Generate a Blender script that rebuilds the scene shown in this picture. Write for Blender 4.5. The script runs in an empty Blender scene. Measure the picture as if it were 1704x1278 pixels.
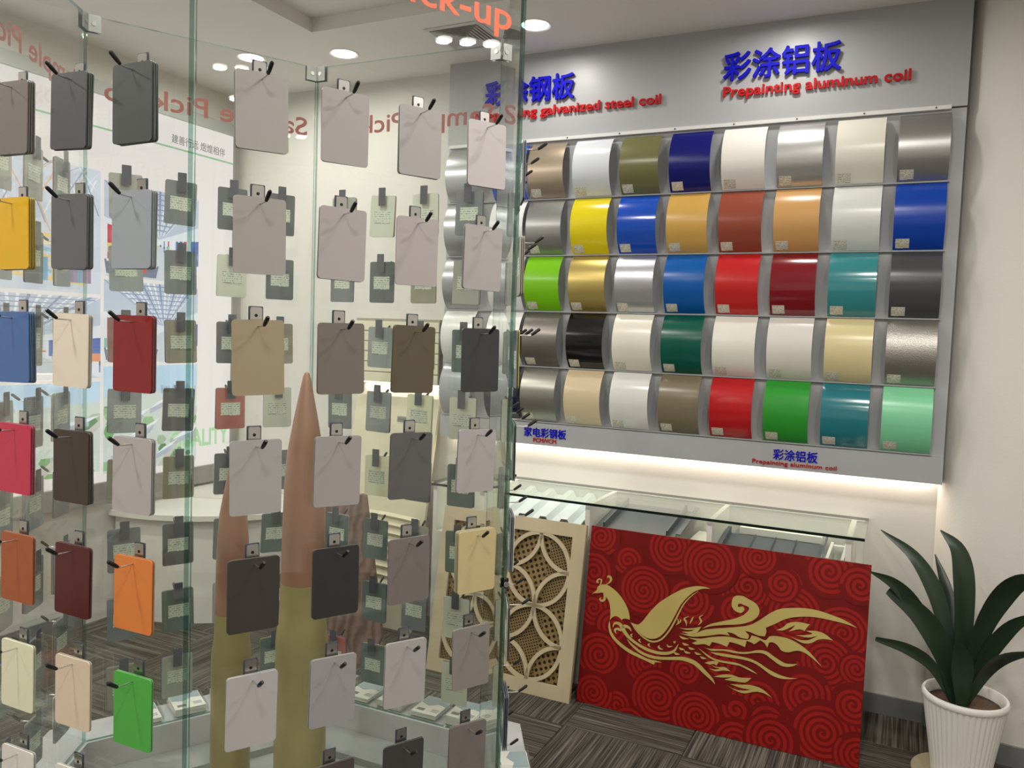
import bpy, bmesh, math, random
from mathutils import Vector, Matrix, geometry

scene = bpy.context.scene
col = scene.collection
random.seed(7)

# ------------------------------------------------------------------ camera
cam_data = bpy.data.cameras.new('camera')
cam_data.sensor_fit = 'HORIZONTAL'
cam_data.sensor_width = 36.0
cam_data.lens = 1339.8 / 1704.0 * 36.0
cam_data.clip_start = 0.02
cam = bpy.data.objects.new('camera', cam_data)
CR, CU, CW = (.8987127, .4371822, .0344569), (-.0573584, .0392860, .9975804), (-.4347707, .8985145, -.0603829)
cam.matrix_world = Matrix(((CR[0], CU[0], -CW[0], 0.0), (CR[1], CU[1], -CW[1], 0.0), (CR[2], CU[2], -CW[2], 1.62), (0, 0, 0, 1)))
col.objects.link(cam)
scene.camera = cam

# ------------------------------------------------------------------ world, exposure
world = bpy.data.worlds.new('world')
scene.world = world
world.use_nodes = True
world.node_tree.nodes['Background'].inputs[0].default_value = (.9, .95, 1.0, 1)
world.node_tree.nodes['Background'].inputs[1].default_value = 0.2
vs = scene.view_settings
vs.view_transform = 'Standard'
vs.look = 'None'
vs.gamma = 1.0
vs.use_curve_mapping = False
vs.exposure = 0.0
scene.cycles.transparent_max_bounces = 40
scene.cycles.max_bounces = 8
scene.cycles.sample_clamp_indirect = 4.0

LAMP_W = 4.7        # watts of each lamp head in the room
WALL_LAMP_W = 3.4   # downlights washing the display wall

# ------------------------------------------------------------------ helpers
def lin(c):
    c = c / 255.0
    return c / 12.92 if c <= .04045 else ((c + .055) / 1.055) ** 2.4

def rgb(c, gain=1.0):
    return tuple(min(.95, lin(v) * gain) for v in c) + (1.0,)

MATS = {}
def mat(name, c, rough=.5, metal=0.0, gain=1.0, var=0.0, vscale=8.0, bump=0.0, bscale=200.0, coat=0.0, spec=.5):
    if name in MATS:
        return MATS[name]
    m = bpy.data.materials.new(name)
    m.use_nodes = True
    nt = m.node_tree
    b = nt.nodes['Principled BSDF']
    b.inputs['Base Color'].default_value = rgb(c, gain)
    b.inputs['Roughness'].default_value = rough
    b.inputs['Metallic'].default_value = metal
    b.inputs['Specular IOR Level'].default_value = spec
    b.inputs['Coat Weight'].default_value = coat
    b.inputs['Coat Roughness'].default_value = .08
    if var or bump:
        tc = nt.nodes.new('ShaderNodeTexCoord')
        if var:
            n = nt.nodes.new('ShaderNodeTexNoise'); n.inputs['Scale'].default_value = vscale
            n.inputs['Detail'].default_value = 5
            nt.links.new(tc.outputs['Object'], n.inputs['Vector'])
            mx = nt.nodes.new('ShaderNodeMix'); mx.data_type = 'RGBA'
            base = rgb(c, gain)
            mx.inputs[6].default_value = tuple(v * (1 - var) for v in base[:3]) + (1,)
            mx.inputs[7].default_value = tuple(min(.95, v * (1 + var)) for v in base[:3]) + (1,)
            nt.links.new(n.outputs['Fac'], mx.inputs[0])
            nt.links.new(mx.outputs[2], b.inputs['Base Color'])
        if bump:
            n2 = nt.nodes.new('ShaderNodeTexNoise'); n2.inputs['Scale'].default_value = bscale
            nt.links.new(tc.outputs['Object'], n2.inputs['Vector'])
            bp = nt.nodes.new('ShaderNodeBump'); bp.inputs['Strength'].default_value = bump
            bp.inputs['Distance'].default_value = .002
            nt.links.new(n2.outputs['Fac'], bp.inputs['Height'])
            nt.links.new(bp.outputs['Normal'], b.inputs['Normal'])
    MATS[name] = m
    return m

def emit(name, c, strength, gain=1.0):
    if name in MATS:
        return MATS[name]
    m = bpy.data.materials.new(name); m.use_nodes = True
    nt = m.node_tree; nt.nodes.clear()
    o = nt.nodes.new('ShaderNodeOutputMaterial'); e = nt.nodes.new('ShaderNodeEmission')
    e.inputs[0].default_value = rgb(c, gain); e.inputs[1].default_value = strength
    nt.links.new(e.outputs[0], o.inputs[0])
    MATS[name] = m
    return m

def glass_mat(name, tint, ior=1.5):
    m = bpy.data.materials.new(name); m.use_nodes = True
    nt = m.node_tree; nt.nodes.clear()
    o = nt.nodes.new('ShaderNodeOutputMaterial')
    t = nt.nodes.new('ShaderNodeBsdfTransparent'); t.inputs[0].default_value = tint + (1,)
    g = nt.nodes.new('ShaderNodeBsdfGlossy'); g.inputs['Roughness'].default_value = 0.0
    g.inputs['Color'].default_value = (1, 1, 1, 1)
    geo = nt.nodes.new('ShaderNodeNewGeometry')
    mv = nt.nodes.new('ShaderNodeMix'); mv.data_type = 'FLOAT'
    mv.inputs[2].default_value = ior; mv.inputs[3].default_value = 1.0 / ior
    nt.links.new(geo.outputs['Backfacing'], mv.inputs[0])
    f = nt.nodes.new('ShaderNodeFresnel')
    nt.links.new(mv.outputs[0], f.inputs['IOR'])
    mx = nt.nodes.new('ShaderNodeMixShader')
    nt.links.new(f.outputs[0], mx.inputs[0]); nt.links.new(t.outputs[0], mx.inputs[1]); nt.links.new(g.outputs[0], mx.inputs[2])
    nt.links.new(mx.outputs[0], o.inputs[0])
    MATS[name] = m
    return m

def tag(o, label=None, cat=None, group=None, kind=None):
    if label: o['label'] = label
    if cat: o['category'] = cat
    if group: o['group'] = group
    if kind: o['kind'] = kind
    return o

class MB:
    """collects geometry for one mesh"""
    def __init__(s): s.v, s.f, s.mi = [], [], []
    def quad(s, pts, mi=0):
        n = len(s.v); s.v += [tuple(p) for p in pts]; s.f.append(tuple(range(n, n + len(pts)))); s.mi.append(mi); return s
    def box(s, x0, x1, y0, y1, z0, z1, mi=0, mis=None):
        n = len(s.v)
        s.v += [(x0, y0, z0), (x1, y0, z0), (x1, y1, z0), (x0, y1, z0), (x0, y0, z1), (x1, y0, z1), (x1, y1, z1), (x0, y1, z1)]
        fs = [(0, 3, 2, 1), (4, 5, 6, 7), (0, 1, 5, 4), (2, 3, 7, 6), (1, 2, 6, 5), (3, 0, 4, 7)]   # bottom top front back right left
        for k, q in enumerate(fs):
            s.f.append(tuple(n + i for i in q)); s.mi.append(mis[k] if mis else mi)
        return s
    def prism(s, pts, z0, z1, mi=0, flat=None):
        """vertical prism over a ccw xy polygon"""
        n = len(s.v); k = len(pts)
        s.v += [(p[0], p[1], z0) for p in pts] + [(p[0], p[1], z1) for p in pts]
        s.f.append(tuple(n + i for i in reversed(range(k)))); s.mi.append(mi)
        s.f.append(tuple(n + k + i for i in range(k))); s.mi.append(mi)
        for i in range(k):
            j = (i + 1) % k
            s.f.append((n + i, n + j, n + k + j, n + k + i)); s.mi.append(mi)
        return s
    def xz_prism(s, pts, y0, y1, mi=0):
        """prism over an xz polygon (ccw seen from -y)"""
        n = len(s.v); k = len(pts)
        s.v += [(p[0], y0, p[1]) for p in pts] + [(p[0], y1, p[1]) for p in pts]
        s.f.append(tuple(n + i for i in range(k))); s.mi.append(mi)
        s.f.append(tuple(n + k + i for i in reversed(range(k)))); s.mi.append(mi)
        for i in range(k):
            j = (i + 1) % k
            s.f.append((n + j, n + i, n + k + i, n + k + j)); s.mi.append(mi)
        return s
    def lathe(s, prof, seg=32, cx=0, cy=0, mi=0, flute=0.0, nfl=0, caps=True):
        n = len(s.v); k = len(prof)
        for r, z in prof:
            for i in range(seg):
                a = 2 * math.pi * i / seg
                rr = r * (1 + (flute * (abs(math.sin(nfl * a / 2)) - .6) if nfl else 0))
                s.v.append((cx + rr * math.cos(a), cy + rr * math.sin(a), z))
        for q in range(k - 1):
            for i in range(seg):
                j = (i + 1) % seg
                s.f.append((n + q * seg + i, n + q * seg + j, n + (q + 1) * seg + j, n + (q + 1) * seg + i)); s.mi.append(mi)
        if caps:
            s.f.append(tuple(n + i for i in reversed(range(seg)))); s.mi.append(mi)
            s.f.append(tuple(n + (k - 1) * seg + i for i in range(seg))); s.mi.append(mi)
        return s
    def tube(s, pts, r, seg=8, mi=0):
        pts = [Vector(p) for p in pts]
        n = len(s.v); rs = r if isinstance(r, (list, tuple)) else [r] * len(pts)
        up = Vector((0, 0, 1))
        for i, p in enumerate(pts):
            d = (pts[min(i + 1, len(pts) - 1)] - pts[max(i - 1, 0)]).normalized()
            ref = up if abs(d.z) < .95 else Vector((1, 0, 0))
            a = d.cross(ref).normalized(); b = a.cross(d).normalized()
            for k in range(seg):
                t = 2 * math.pi * k / seg
                q = p + (a * math.cos(t) + b * math.sin(t)) * rs[i]
                s.v.append(tuple(q))
        for i in range(len(pts) - 1):
            for k in range(seg):
                j = (k + 1) % seg
                s.f.append((n + i * seg + k, n + i * seg + j, n + (i + 1) * seg + j, n + (i + 1) * seg + k)); s.mi.append(mi)
        s.f.append(tuple(n + k for k in reversed(range(seg)))); s.mi.append(mi)
        s.f.append(tuple(n + (len(pts) - 1) * seg + k for k in range(seg))); s.mi.append(mi)
        return s
    def mesh(s, name, smooth=False, fix=True):
        me = bpy.data.meshes.new(name)
        me.from_pydata(s.v, [], s.f)
        for p, i in zip(me.polygons, s.mi): p.material_index = i
        if fix:
            bm = bmesh.new(); bm.from_mesh(me); bmesh.ops.recalc_face_normals(bm, faces=bm.faces); bm.to_mesh(me); bm.free()
        if smooth:
            me.polygons.foreach_set('use_smooth', [True] * len(me.polygons))
            me.set_sharp_from_angle(angle=math.radians(38))
        me.update()
        return me
    def build(s, name, mats, parent=None, smooth=False, fix=True, mw=None):
        me = s.mesh(name, smooth, fix)
        for m in (mats if isinstance(mats, (list, tuple)) else [mats]): me.materials.append(m)
        return link(name, me, parent, mw)

def link(name, data, parent=None, mw=None, m=None):
    o = bpy.data.objects.new(name, data)
    col.objects.link(o)
    if parent is not None: o.parent = parent
    if mw is not None: o.matrix_local = mw
    if m is not None:
        o.material_slots[0].link = 'OBJECT'; o.material_slots[0].material = m
    return o

def empty(name, loc=(0, 0, 0), mw=None):
    o = bpy.data.objects.new(name, None); o.empty_display_size = .05
    col.objects.link(o)
    if mw is not None: o.matrix_local = mw
    else: o.location = loc
    return o

def struct(o): o['kind'] = 'structure'; return o

def text_meshes(name, body, height, width=None, depth=.002, bold=0.0, cjk=False):
    """flat lettering in local xy: baseline on y=0, starts at x=0; height = cap height; one mesh per word (per character for CJK)"""
    c = bpy.data.curves.new(name, 'FONT'); c.body = body; c.extrude = depth / 2; c.resolution_u = 3
    c.size = 1.0
    o = bpy.data.objects.new(name, c); col.objects.link(o)
    dg = bpy.context.evaluated_depsgraph_get()
    me = bpy.data.meshes.new_from_object(o.evaluated_get(dg))
    col.objects.unlink(o); bpy.data.objects.remove(o)
    V = [v.co.copy() for v in me.vertices]; Fc = [tuple(p.vertices) for p in me.polygons]
    xs = [v.x for v in V]; ys = [v.y for v in V]
    x0, x1 = min(xs), max(xs)
    if cjk: y0, y1 = min(ys), max(ys)
    else: y0, y1 = 0.0, .73
    sy = height / (y1 - y0); sx = width / (x1 - x0) if width else sy
    par = list(range(len(V)))
    def find(a):
        while par[a] != a: par[a] = par[par[a]]; a = par[a]
        return a
    for f in Fc:
        for q in f[1:]: par[find(q)] = find(f[0])
    isl = {}
    for i in range(len(V)): isl.setdefault(find(i), []).append(i)
    spans = sorted((min(V[i].x for i in l), max(V[i].x for i in l), r) for r, l in isl.items())
    gap = .012 if cjk else .17
    words, end = [], -9
    for a, b, r in spans:
        if a - end > gap: words.append(set())
        words[-1].add(r); end = max(end, b)
    out = []
    shifts = [(0, 0)] if not bold else [(0, 0), (bold, 0), (-bold, 0), (0, bold), (0, -bold), (bold * .7, bold * .7), (-bold * .7, -bold * .7), (bold * .7, -bold * .7), (-bold * .7, bold * .7)]
    for w in words:
        mb = MB()
        for k, (dx, dy) in enumerate(shifts):
            idx = {}
            for i in range(len(V)):
                if find(i) in w:
                    idx[i] = len(mb.v); mb.v.append(((V[i].x + dx - x0) * sx, (V[i].y + dy - y0) * sy, V[i].z - k * depth * .004))
            for f in Fc:
                if f[0] in idx: mb.f.append(tuple(idx[q] for q in f)); mb.mi.append(0)
        out.append(mb.mesh(name, fix=False))
    return out

FACE_FRONT = Matrix.Rotation(math.radians(90), 4, 'X')          # lettering stands up, faces -y
def lettering(name, body, m, x, y, z, height, width, depth=.004, bold=.0, parent=None, cjk=False, mw=None, back=None):
    for me in text_meshes(name, body, height, width, depth, bold, cjk):
        me.materials.append(m)
        if back:
            me.materials.append(back)
            for p in me.polygons:
                if p.normal.z < -.5: p.material_index = 1
        link(name, me, parent, (mw if mw is not None else Matrix.Translation((x, y, z)) @ FACE_FRONT))

# ------------------------------------------------------------------ shared materials
WALL = mat('wall_paint', (219, 215, 208), .75, bump=.15, bscale=120, var=.02, vscale=2)
CEIL = mat('ceiling_paint', (230, 226, 220), .85, var=.02, vscale=2)
SKIRT = mat('grey_skirting', (120, 121, 122), .5)
GREYP = mat('grey_board_paint', (172, 174, 176), .38, bump=.05, bscale=400)
WHITE = mat('white_laminate', (226, 225, 218), .35)
STEEL = mat('brushed_steel', (205, 203, 200), .28, metal=1.0)
BLACK = mat('black_rubber', (14, 14, 15), .45)
PADM = mat('dark_pad', (72, 77, 90), .6)
GLASS = glass_mat('clear_float_glass', (.975, .986, .976))
GEDGE = glass_mat('green_glass_edge', (.40, .58, .52))
TOPGLASS = glass_mat('counter_glass', (.93, .975, .95))
ACRYL = glass_mat('clear_acrylic', (.97, .98, .98))
ALU = mat('satin_aluminium', (168, 168, 166), .4, metal=.9)

# ------------------------------------------------------------------ room
XL, XR, YB, YF, HC, HR = -3.85, 2.6, 3.877, -3.2, 3.04, 3.104
wb = struct(MB().box(XL - .1, XR, YB, YB + .1, 0, 3.3).build('wall_back', WALL))
struct(MB().box(XL - .1, XL, YF, YB, 0, 3.3).build('wall_left', WALL))
struct(MB().box(XR, XR + .1, YF - .1, YB + .1, 0, 3.3).build('wall_right', WALL))
struct(MB().box(XL - .1, XR, YF - .1, YF, 0, 3.3).build('wall_front', WALL))
ceil_o = struct(MB().box(XL - .1, XR + .1, YF - .1, YB + .1, HR, HR + .1).build('ceiling', CEIL))
RX, RY = -2.646, 3.1256
sb = MB(); sb.prism([(XL, YF), (RX, YF), (RX, RY), (XR, RY), (XR, YB), (XL, YB)], HC, HR + .01)
sb.build('soffit_band', CEIL, ceil_o)

# round column on the right
cm = MB(); cm.lathe([(.35, 0), (.35, 3.2)], 96, .5, 3.98)
struct(cm.build('wall_column', WALL, smooth=True))
sk = MB(); sk.lathe([(.356, 0), (.356, .083), (.352, .086)], 96, .5, 3.98)
struct(sk.build('baseboard_column', SKIRT, smooth=True))
struct(MB().box(-2.0, .176, YB - .012, YB, 0, .085).build('baseboard_back', SKIRT))
struct(MB().box(XL, XL + .012, YF, 2.8, 0, .085).build('baseboard_left', SKIRT))

# carpet
def carpet_mat(name, along_x):
    m = bpy.data.materials.new(name); m.use_nodes = True
    nt = m.node_tree; b = nt.nodes['Principled BSDF']; b.inputs['Roughness'].default_value = .95
    b.inputs['Specular IOR Level'].default_value = .15
    tc = nt.nodes.new('ShaderNodeTexCoord')
    mp = nt.nodes.new('ShaderNodeMapping')
    mp.inputs['Scale'].default_value = (2.5, 150, 1) if along_x else (150, 2.5, 1)
    oi = nt.nodes.new('ShaderNodeObjectInfo')
    ad = nt.nodes.new('ShaderNodeVectorMath'); ad.operation = 'MULTIPLY_ADD'
    ad.inputs[1].default_value = (1, 1, 1)
    cx = nt.nodes.new('ShaderNodeCombineXYZ')
    mu = nt.nodes.new('ShaderNodeMath'); mu.operation = 'MULTIPLY'; mu.inputs[1].default_value = 40
    nt.links.new(oi.outputs['Random'], mu.inputs[0])
    for k in range(3): nt.links.new(mu.outputs[0], cx.inputs[k])
    nt.links.new(tc.outputs['Object'], ad.inputs[0]); nt.links.new(cx.outputs[0], ad.inputs[2])
    nt.links.new(ad.outputs[0], mp.inputs['Vector'])
    n = nt.nodes.new('ShaderNodeTexNoise'); n.inputs['Scale'].default_value = 1.0; n.inputs['Detail'].default_value = 1.5
    nt.links.new(mp.outputs[0], n.inputs['Vector'])
    cr = nt.nodes.new('ShaderNodeValToRGB')
    e = cr.color_ramp.elements
    e[0].position = .36; e[0].color = rgb((54, 50, 45)); e[1].position = .68; e[1].color = rgb((118, 112, 103))
    k = e.new(.46); k.color = rgb((76, 71, 64)); k = e.new(.54); k.color = rgb((86, 81, 73))
    nt.links.new(n.outputs['Fac'], cr.inputs[0])
    f = nt.nodes.new('ShaderNodeTexNoise'); f.inputs['Scale'].default_value = 420
    nt.links.new(tc.outputs['Object'], f.inputs['Vector'])
    mx = nt.nodes.new('ShaderNodeMix'); mx.data_type = 'RGBA'; mx.blend_type = 'OVERLAY'; mx.inputs[0].default_value = .35
    nt.links.new(cr.outputs[0], mx.inputs[6]); nt.links.new(f.outputs['Fac'], mx.inputs[7])
    nt.links.new(mx.outputs[2], b.inputs['Base Color'])
    bp = nt.nodes.new('ShaderNodeBump'); bp.inputs['Strength'].default_value = .5; bp.inputs['Distance'].default_value = .003
    nt.links.new(f.outputs['Fac'], bp.inputs['Height']); nt.links.new(bp.outputs['Normal'], b.inputs['Normal'])
    return m
CARX, CARY = carpet_mat('carpet_stripes_across', True), carpet_mat('carpet_stripes_lengthwise', False)
floor = struct(MB().box(XL - .1, XR + .1, YF - .1, YB + .1, -.12, -.008).build('floor', mat('floor_screed', (96, 92, 88), .9)))
T = .5
tile_me = []
for m in (CARX, CARY):
    b = MB(); g = .0012; c = .003
    b.box(g, T - g, g, T - g, -.008, -c)
    b.v += [(g, g, -c), (T - g, g, -c), (T - g, T - g, -c), (g, T - g, -c), (g + c, g + c, 0), (T - g - c, g + c, 0), (T - g - c, T - g - c, 0), (g + c, T - g - c, 0)]
    n = 8
    for q in [(n + 4, n + 5, n + 6, n + 7), (n, n + 1, n + 5, n + 4), (n + 1, n + 2, n + 6, n + 5), (n + 2, n + 3, n + 7, n + 6), (n + 3, n, n + 4, n + 7)]:
        b.f.append(q); b.mi.append(0)
    me = b.mesh('carpet_tile'); me.materials.append(m); tile_me.append(me)
for i in range(-6, 8):
    for j in range(-13, 2):
        x, y = -1.19 + i * T, 3.07 + j * T
        if x + T < XL or x > XR or y + T < YF or y > YB: continue
        link('carpet_tile', tile_me[(i + j) % 2], floor, Matrix.Translation((x, y, 0)))

# ------------------------------------------------------------------ ceiling lamps
LAMP_FACE = emit('lamp_diffuser', (255, 250, 240), 14.0)
LAMP_RING = mat('lamp_ring_white', (235, 232, 226), .4)
ring_me = MB().lathe([(.062, .0), (.074, -.004), (.078, .0)], 40, caps=False).mesh('trim_ring', True)
disc_me = MB().lathe([(.062, -.001), (.055, -.0035)], 40).mesh('lamp_face', True)
ring_me.materials.append(LAMP_RING); disc_me.materials.append(LAMP_FACE)
def area_light(name, loc, size, watts, color=(1, .955, .89), spread=174, parent=None):
    l = bpy.data.lights.new(name, 'AREA'); l.shape = 'DISK'; l.size = size; l.energy = watts; l.color = color
    l.spread = math.radians(spread)
    o = bpy.data.objects.new(name, l); col.objects.link(o); o.location = loc
    if parent: o.parent = parent
    return o
def downlight(x, y, z, label, watts, heads=((0, 0),)):
    t = empty('ceiling_downlight', (x, y, z))
    tag(t, label, 'downlight', 'recessed ceiling downlights')
    for dx, dy in heads:
        k = .6 if len(heads) > 1 else 1.0
        link('trim_ring', ring_me, t, Matrix.Translation((dx, dy, 0)) @ Matrix.Scale(k, 4))
        link('lamp_face', disc_me, t, Matrix.Translation((dx, dy, 0)) @ Matrix.Scale(k, 4))
        area_light('lamp', (dx, dy, -.012), .11 * k, watts, parent=t)
downlight(-2.685, 3.423, HC, 'round recessed downlight near the left end of the display wall', WALL_LAMP_W)
downlight(-1.603, 3.423, HC, 'round glowing downlight over the galvanized steel coil sign', WALL_LAMP_W)
downlight(-.521, 3.423, HC, 'round recessed downlight above the aluminum coil sign', WALL_LAMP_W)
tri = ((0, -.12), (0, 0), (0, .12))
k = 0
nm = ['first', 'second', 'third', 'fourth', 'fifth', 'sixth', 'seventh', 'eighth', 'ninth', 'tenth']
for y in (1.75, .1, -1.7):
    for x in (-1.75, -.2, 1.4):
        downlight(x, y, HR, 'row of three recessed spotlights, %s cluster of the ceiling tray' % nm[k], LAMP_W, tri); k += 1
for y, w in ((3.3, 'farthest'), (1.9, 'middle'), (.4, 'nearest')):
    downlight(-3.2, y, HC, 'fill downlight added in the left soffit before the light box, %s of three' % w, LAMP_W * (1.6 if y > 3 else 5.0))  # added fill lamps, brighten the left walls and the ceiling behind the glass
downlight(.45, 1.6, HR, 'single added fill downlight facing the phoenix panel and plant', LAMP_W * 2.6)  # added fill lamp, lifts the pot, plant and lower wall on the right

# air vent
v = empty('ceiling_air_vent', (-1.97, 3.43, HC)); tag(v, 'square white louvred air diffuser set in the ceiling soffit', 'air vent')
VENT = mat('vent_white', (206, 204, 198), .5); VDARK = mat('vent_gap', (190, 188, 182), .8)
def ring_sq(b, a0, a1, z0, z1):
    for k in range(4):
        c, s = [(1, 0), (0, 1), (-1, 0), (0, -1)][k]
        R = lambda x, y: (x * c - y * s, x * s + y * c)
        p = [R(-a0, -a0), R(a0, -a0), R(a1, -a1), R(-a1, -a1)]
        b.quad([(p[0][0], p[0][1], z0), (p[1][0], p[1][1], z0), (p[2][0], p[2][1], z1), (p[3][0], p[3][1], z1)])
b = MB(); ring_sq(b, .15, .128, -.002, -.006); b.build('frame', VENT, v, fix=False)
MB().box(-.128, .128, -.128, .128, -.0015, -.0005).build('dark_backing', VDARK, v)
for q in range(6):
    a = .124 - q * .019
    b = MB(); ring_sq(b, a, a - .016, -.010, -.003); b.build('slat', VENT, v, fix=False)
MB().box(-.012, .012, -.012, .012, -.01, -.002).build('centre_cap', VENT, v)

# ------------------------------------------------------------------ coil display on the back wall
YP = 3.7573; XW = -1.7411; PIT, TW, RP = .23917, .18803, .28118
Z3 = 1.7455
ZL = [Z3 + RP * k for k in (3, 2, 1, 0, -1, -2)]    # top line of row 1 ... bottom line of row 5
XE0, XE1 = -2.245, .1745
disp = empty('coil_display_board', (XE0, YP, 1.063)); tag(disp, 'grey wall display board with header, five ledges and lower fascia', 'display board')
def dpart(name, b, m, **k):
    o = b.build(name, m, **k); o.parent = disp; o.matrix_parent_inverse = Matrix.Translation((-XE0, -YP, -1.063)); return o
dpart('header_board', MB().box(XE0, XE1, YP, YB, 2.607, HC), GREYP)
dpart('lower_fascia', MB().box(XE0, XE1, YP, YB - .03, 1.063, ZL[5] - .006), GREYP)
dpart('back_plate', MB().box(XE0, XE1, YP + .012, YB, ZL[5] - .006, 2.603), mat('grey_back_plate', (178, 180, 183), .42))
dpart('top_rail', MB().box(XE0 + .01, .118, YP - .008, YP + .014, ZL[0] + .008, ZL[0] + .024), mat('rail_white', (222, 222, 220), .35))
rivet = mat('rivet_dark', (50, 50, 52), .4)
for k in range(9):
    dpart('screw', MB().box(-2.1 + k * .27, -2.094 + k * .27, YP - .010, YP - .007, ZL[0] + .013, ZL[0] + .019), rivet)
LED_ = mat('ledge_grey', (158, 160, 162), .35)
for z in ZL[1:]:
    b = MB(); b.xz_prism([(XE0 + .01, z - .003), (.128, z - .003), (.128, z + .003), (XE0 + .01, z + .003)], YP - .006, YP + .014)
    dpart('ledge', b, LED_)
BLUE = mat('lettering_blue', (14, 14, 186), .6, spec=.15); RED = mat('lettering_red', (190, 28, 34), .6, spec=.15)
def dtext(name, *a, **k):
    k['mw'] = Matrix.Translation((a[2] - XE0, a[3] - YP, a[4] - 1.063)) @ FACE_FRONT; k['parent'] = disp
    lettering(name, *a, **k)
dtext('blue_lettering', '彩涂铝板', BLUE, -.802, YP - .015, 2.797, .124, .492, depth=.012, bold=.018, cjk=True)
dtext('red_lettering', 'Prepainting aluminum coil', RED, -.800, YP - .011, 2.728, .046, .762, depth=.008, bold=.022)
dtext('blue_lettering', '彩涂钢板', BLUE, -2.02, YP - .015, 2.795, .124, .492, depth=.012, bold=.018, cjk=True)
dtext('red_lettering', 'Prepainting galvanized steel coil', RED, -2.075, YP - .011, 2.728, .046, .985, depth=.008, bold=.022)
dtext('blue_lettering', '家电彩钢板', BLUE, -1.737, YP - .003, 1.104, .048, .232, depth=.004, bold=.012, cjk=True)
dtext('red_lettering', 'PCM/VCM', RED, -1.684, YP - .003, 1.078, .022, .126, depth=.004, bold=.006)
dtext('blue_lettering', '彩涂铝板', BLUE, -.500, YP - .003, 1.104, .048, .187, depth=.004, bold=.012, cjk=True)
dtext('red_lettering', 'Prepainting aluminum coil', RED, -.590, YP - .003, 1.080, .020, .357, depth=.004, bold=.007)

# glowing strip under the board
LEDM = emit('warm_led', (255, 226, 196), 4.0)
s_ = MB().box(XE0 + .02, XE1 - .02, YB - .028, YB - .004, 1.066, 1.074).build('led_strip', LEDM)
tag(s_, 'warm LED strip glowing under the grey coil display board', 'light strip')
l = bpy.data.lights.new('led_glow', 'AREA'); l.shape = 'RECTANGLE'; l.size = 2.36; l.size_y = .02; l.energy = 4.2; l.color = (1, .86, .72)
lo = link('led_glow', l, s_); lo.location = ((XE0 + XE1) / 2, YB - .016, 1.064)

# curved sheets
NT = 18
def curve_prof(h, sag, n=NT):
    R = (h * h / 4 + sag * sag) / (2 * sag)
    a = math.asin(h / 2 / R)
    return [(-(R * math.cos(-a + 2 * a * i / n) - (R - sag)), h / 2 + R * math.sin(-a + 2 * a * i / n)) for i in range(n + 1)]   # (y, z)
HT, SAG = RP - .010, .062
def curved(x0, x1, prof, off0, off1):
    b = MB(); n0 = 0; k = len(prof)
    for off in (off0, off1):
        for (y, z) in prof: b.v += [(x0, y - off, z), (x1, y - off, z)]
    for i in range(k - 1):
        a = 2 * i; c = 2 * k + 2 * i
        b.f += [(a, a + 1, a + 3, a + 2), (c, c + 2, c + 3, c + 1), (a, a + 2, c + 2, c), (a + 1, c + 1, c + 3, a + 3)]; b.mi += [0] * 4
    e = 2 * (k - 1)
    b.f += [(0, 2 * k, 2 * k + 1, 1), (e, e + 1, 2 * k + e + 1, 2 * k + e)]; b.mi += [0, 0]
    return b
prof = curve_prof(HT, SAG)
sheet_me = curved(0, TW, prof, 0, .0016).mesh('curved_sheet', True)
sheet_me.materials.append(WHITE)
def sticker_mat(name, paper, ink, rows, axis=2):
    m = bpy.data.materials.new(name); m.use_nodes = True
    nt = m.node_tree; b = nt.nodes['Principled BSDF']; b.inputs['Roughness'].default_value = .6
    tc = nt.nodes.new('ShaderNodeTexCoord'); sp = nt.nodes.new('ShaderNodeSeparateXYZ')
    nt.links.new(tc.outputs['Generated'], sp.inputs[0])
    w = nt.nodes.new('ShaderNodeMath'); w.operation = 'MULTIPLY'; w.inputs[1].default_value = rows
    nt.links.new(sp.outputs[2], w.inputs[0])
    fr = nt.nodes.new('ShaderNodeMath'); fr.operation = 'FRACT'; nt.links.new(w.outputs[0], fr.inputs[0])
    lt = nt.nodes.new('ShaderNodeMath'); lt.operation = 'LESS_THAN'; lt.inputs[1].default_value = .38; nt.links.new(fr.outputs[0], lt.inputs[0])
    mp = nt.nodes.new('ShaderNodeMapping'); mp.inputs['Scale'].default_value = (9, 1, rows * 1.0)
    nt.links.new(tc.outputs['Generated'], mp.inputs['Vector'])
    n = nt.nodes.new('ShaderNodeTexNoise'); n.inputs['Scale'].default_value = 1.6; n.inputs['Detail'].default_value = 2
    nt.links.new(mp.outputs[0], n.inputs['Vector'])
    gt = nt.nodes.new('ShaderNodeMath'); gt.operation = 'GREATER_THAN'; gt.inputs[1].default_value = .5; nt.links.new(n.outputs['Fac'], gt.inputs[0])
    mu = nt.nodes.new('ShaderNodeMath'); mu.operation = 'MULTIPLY'; nt.links.new(lt.outputs[0], mu.inputs[0]); nt.links.new(gt.outputs[0], mu.inputs[1])
    sc = nt.nodes.new('ShaderNodeMath'); sc.operation = 'MULTIPLY'; sc.inputs[1].default_value = .75; nt.links.new(mu.outputs[0], sc.inputs[0])
    mx = nt.nodes.new('ShaderNodeMix'); mx.data_type = 'RGBA'; mx.inputs[6].default_value = rgb(paper); mx.inputs[7].default_value = rgb(ink)
    nt.links.new(sc.outputs[0], mx.inputs[0]); nt.links.new(mx.outputs[2], b.inputs['Base Color'])
    MATS[name] = m
    return m
STICK = sticker_mat('printed_sticker', (218, 214, 196), (70, 68, 64), 6)
LABELM = sticker_mat('printed_back_label', (214, 220, 205), (70, 76, 76), 6)
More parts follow.
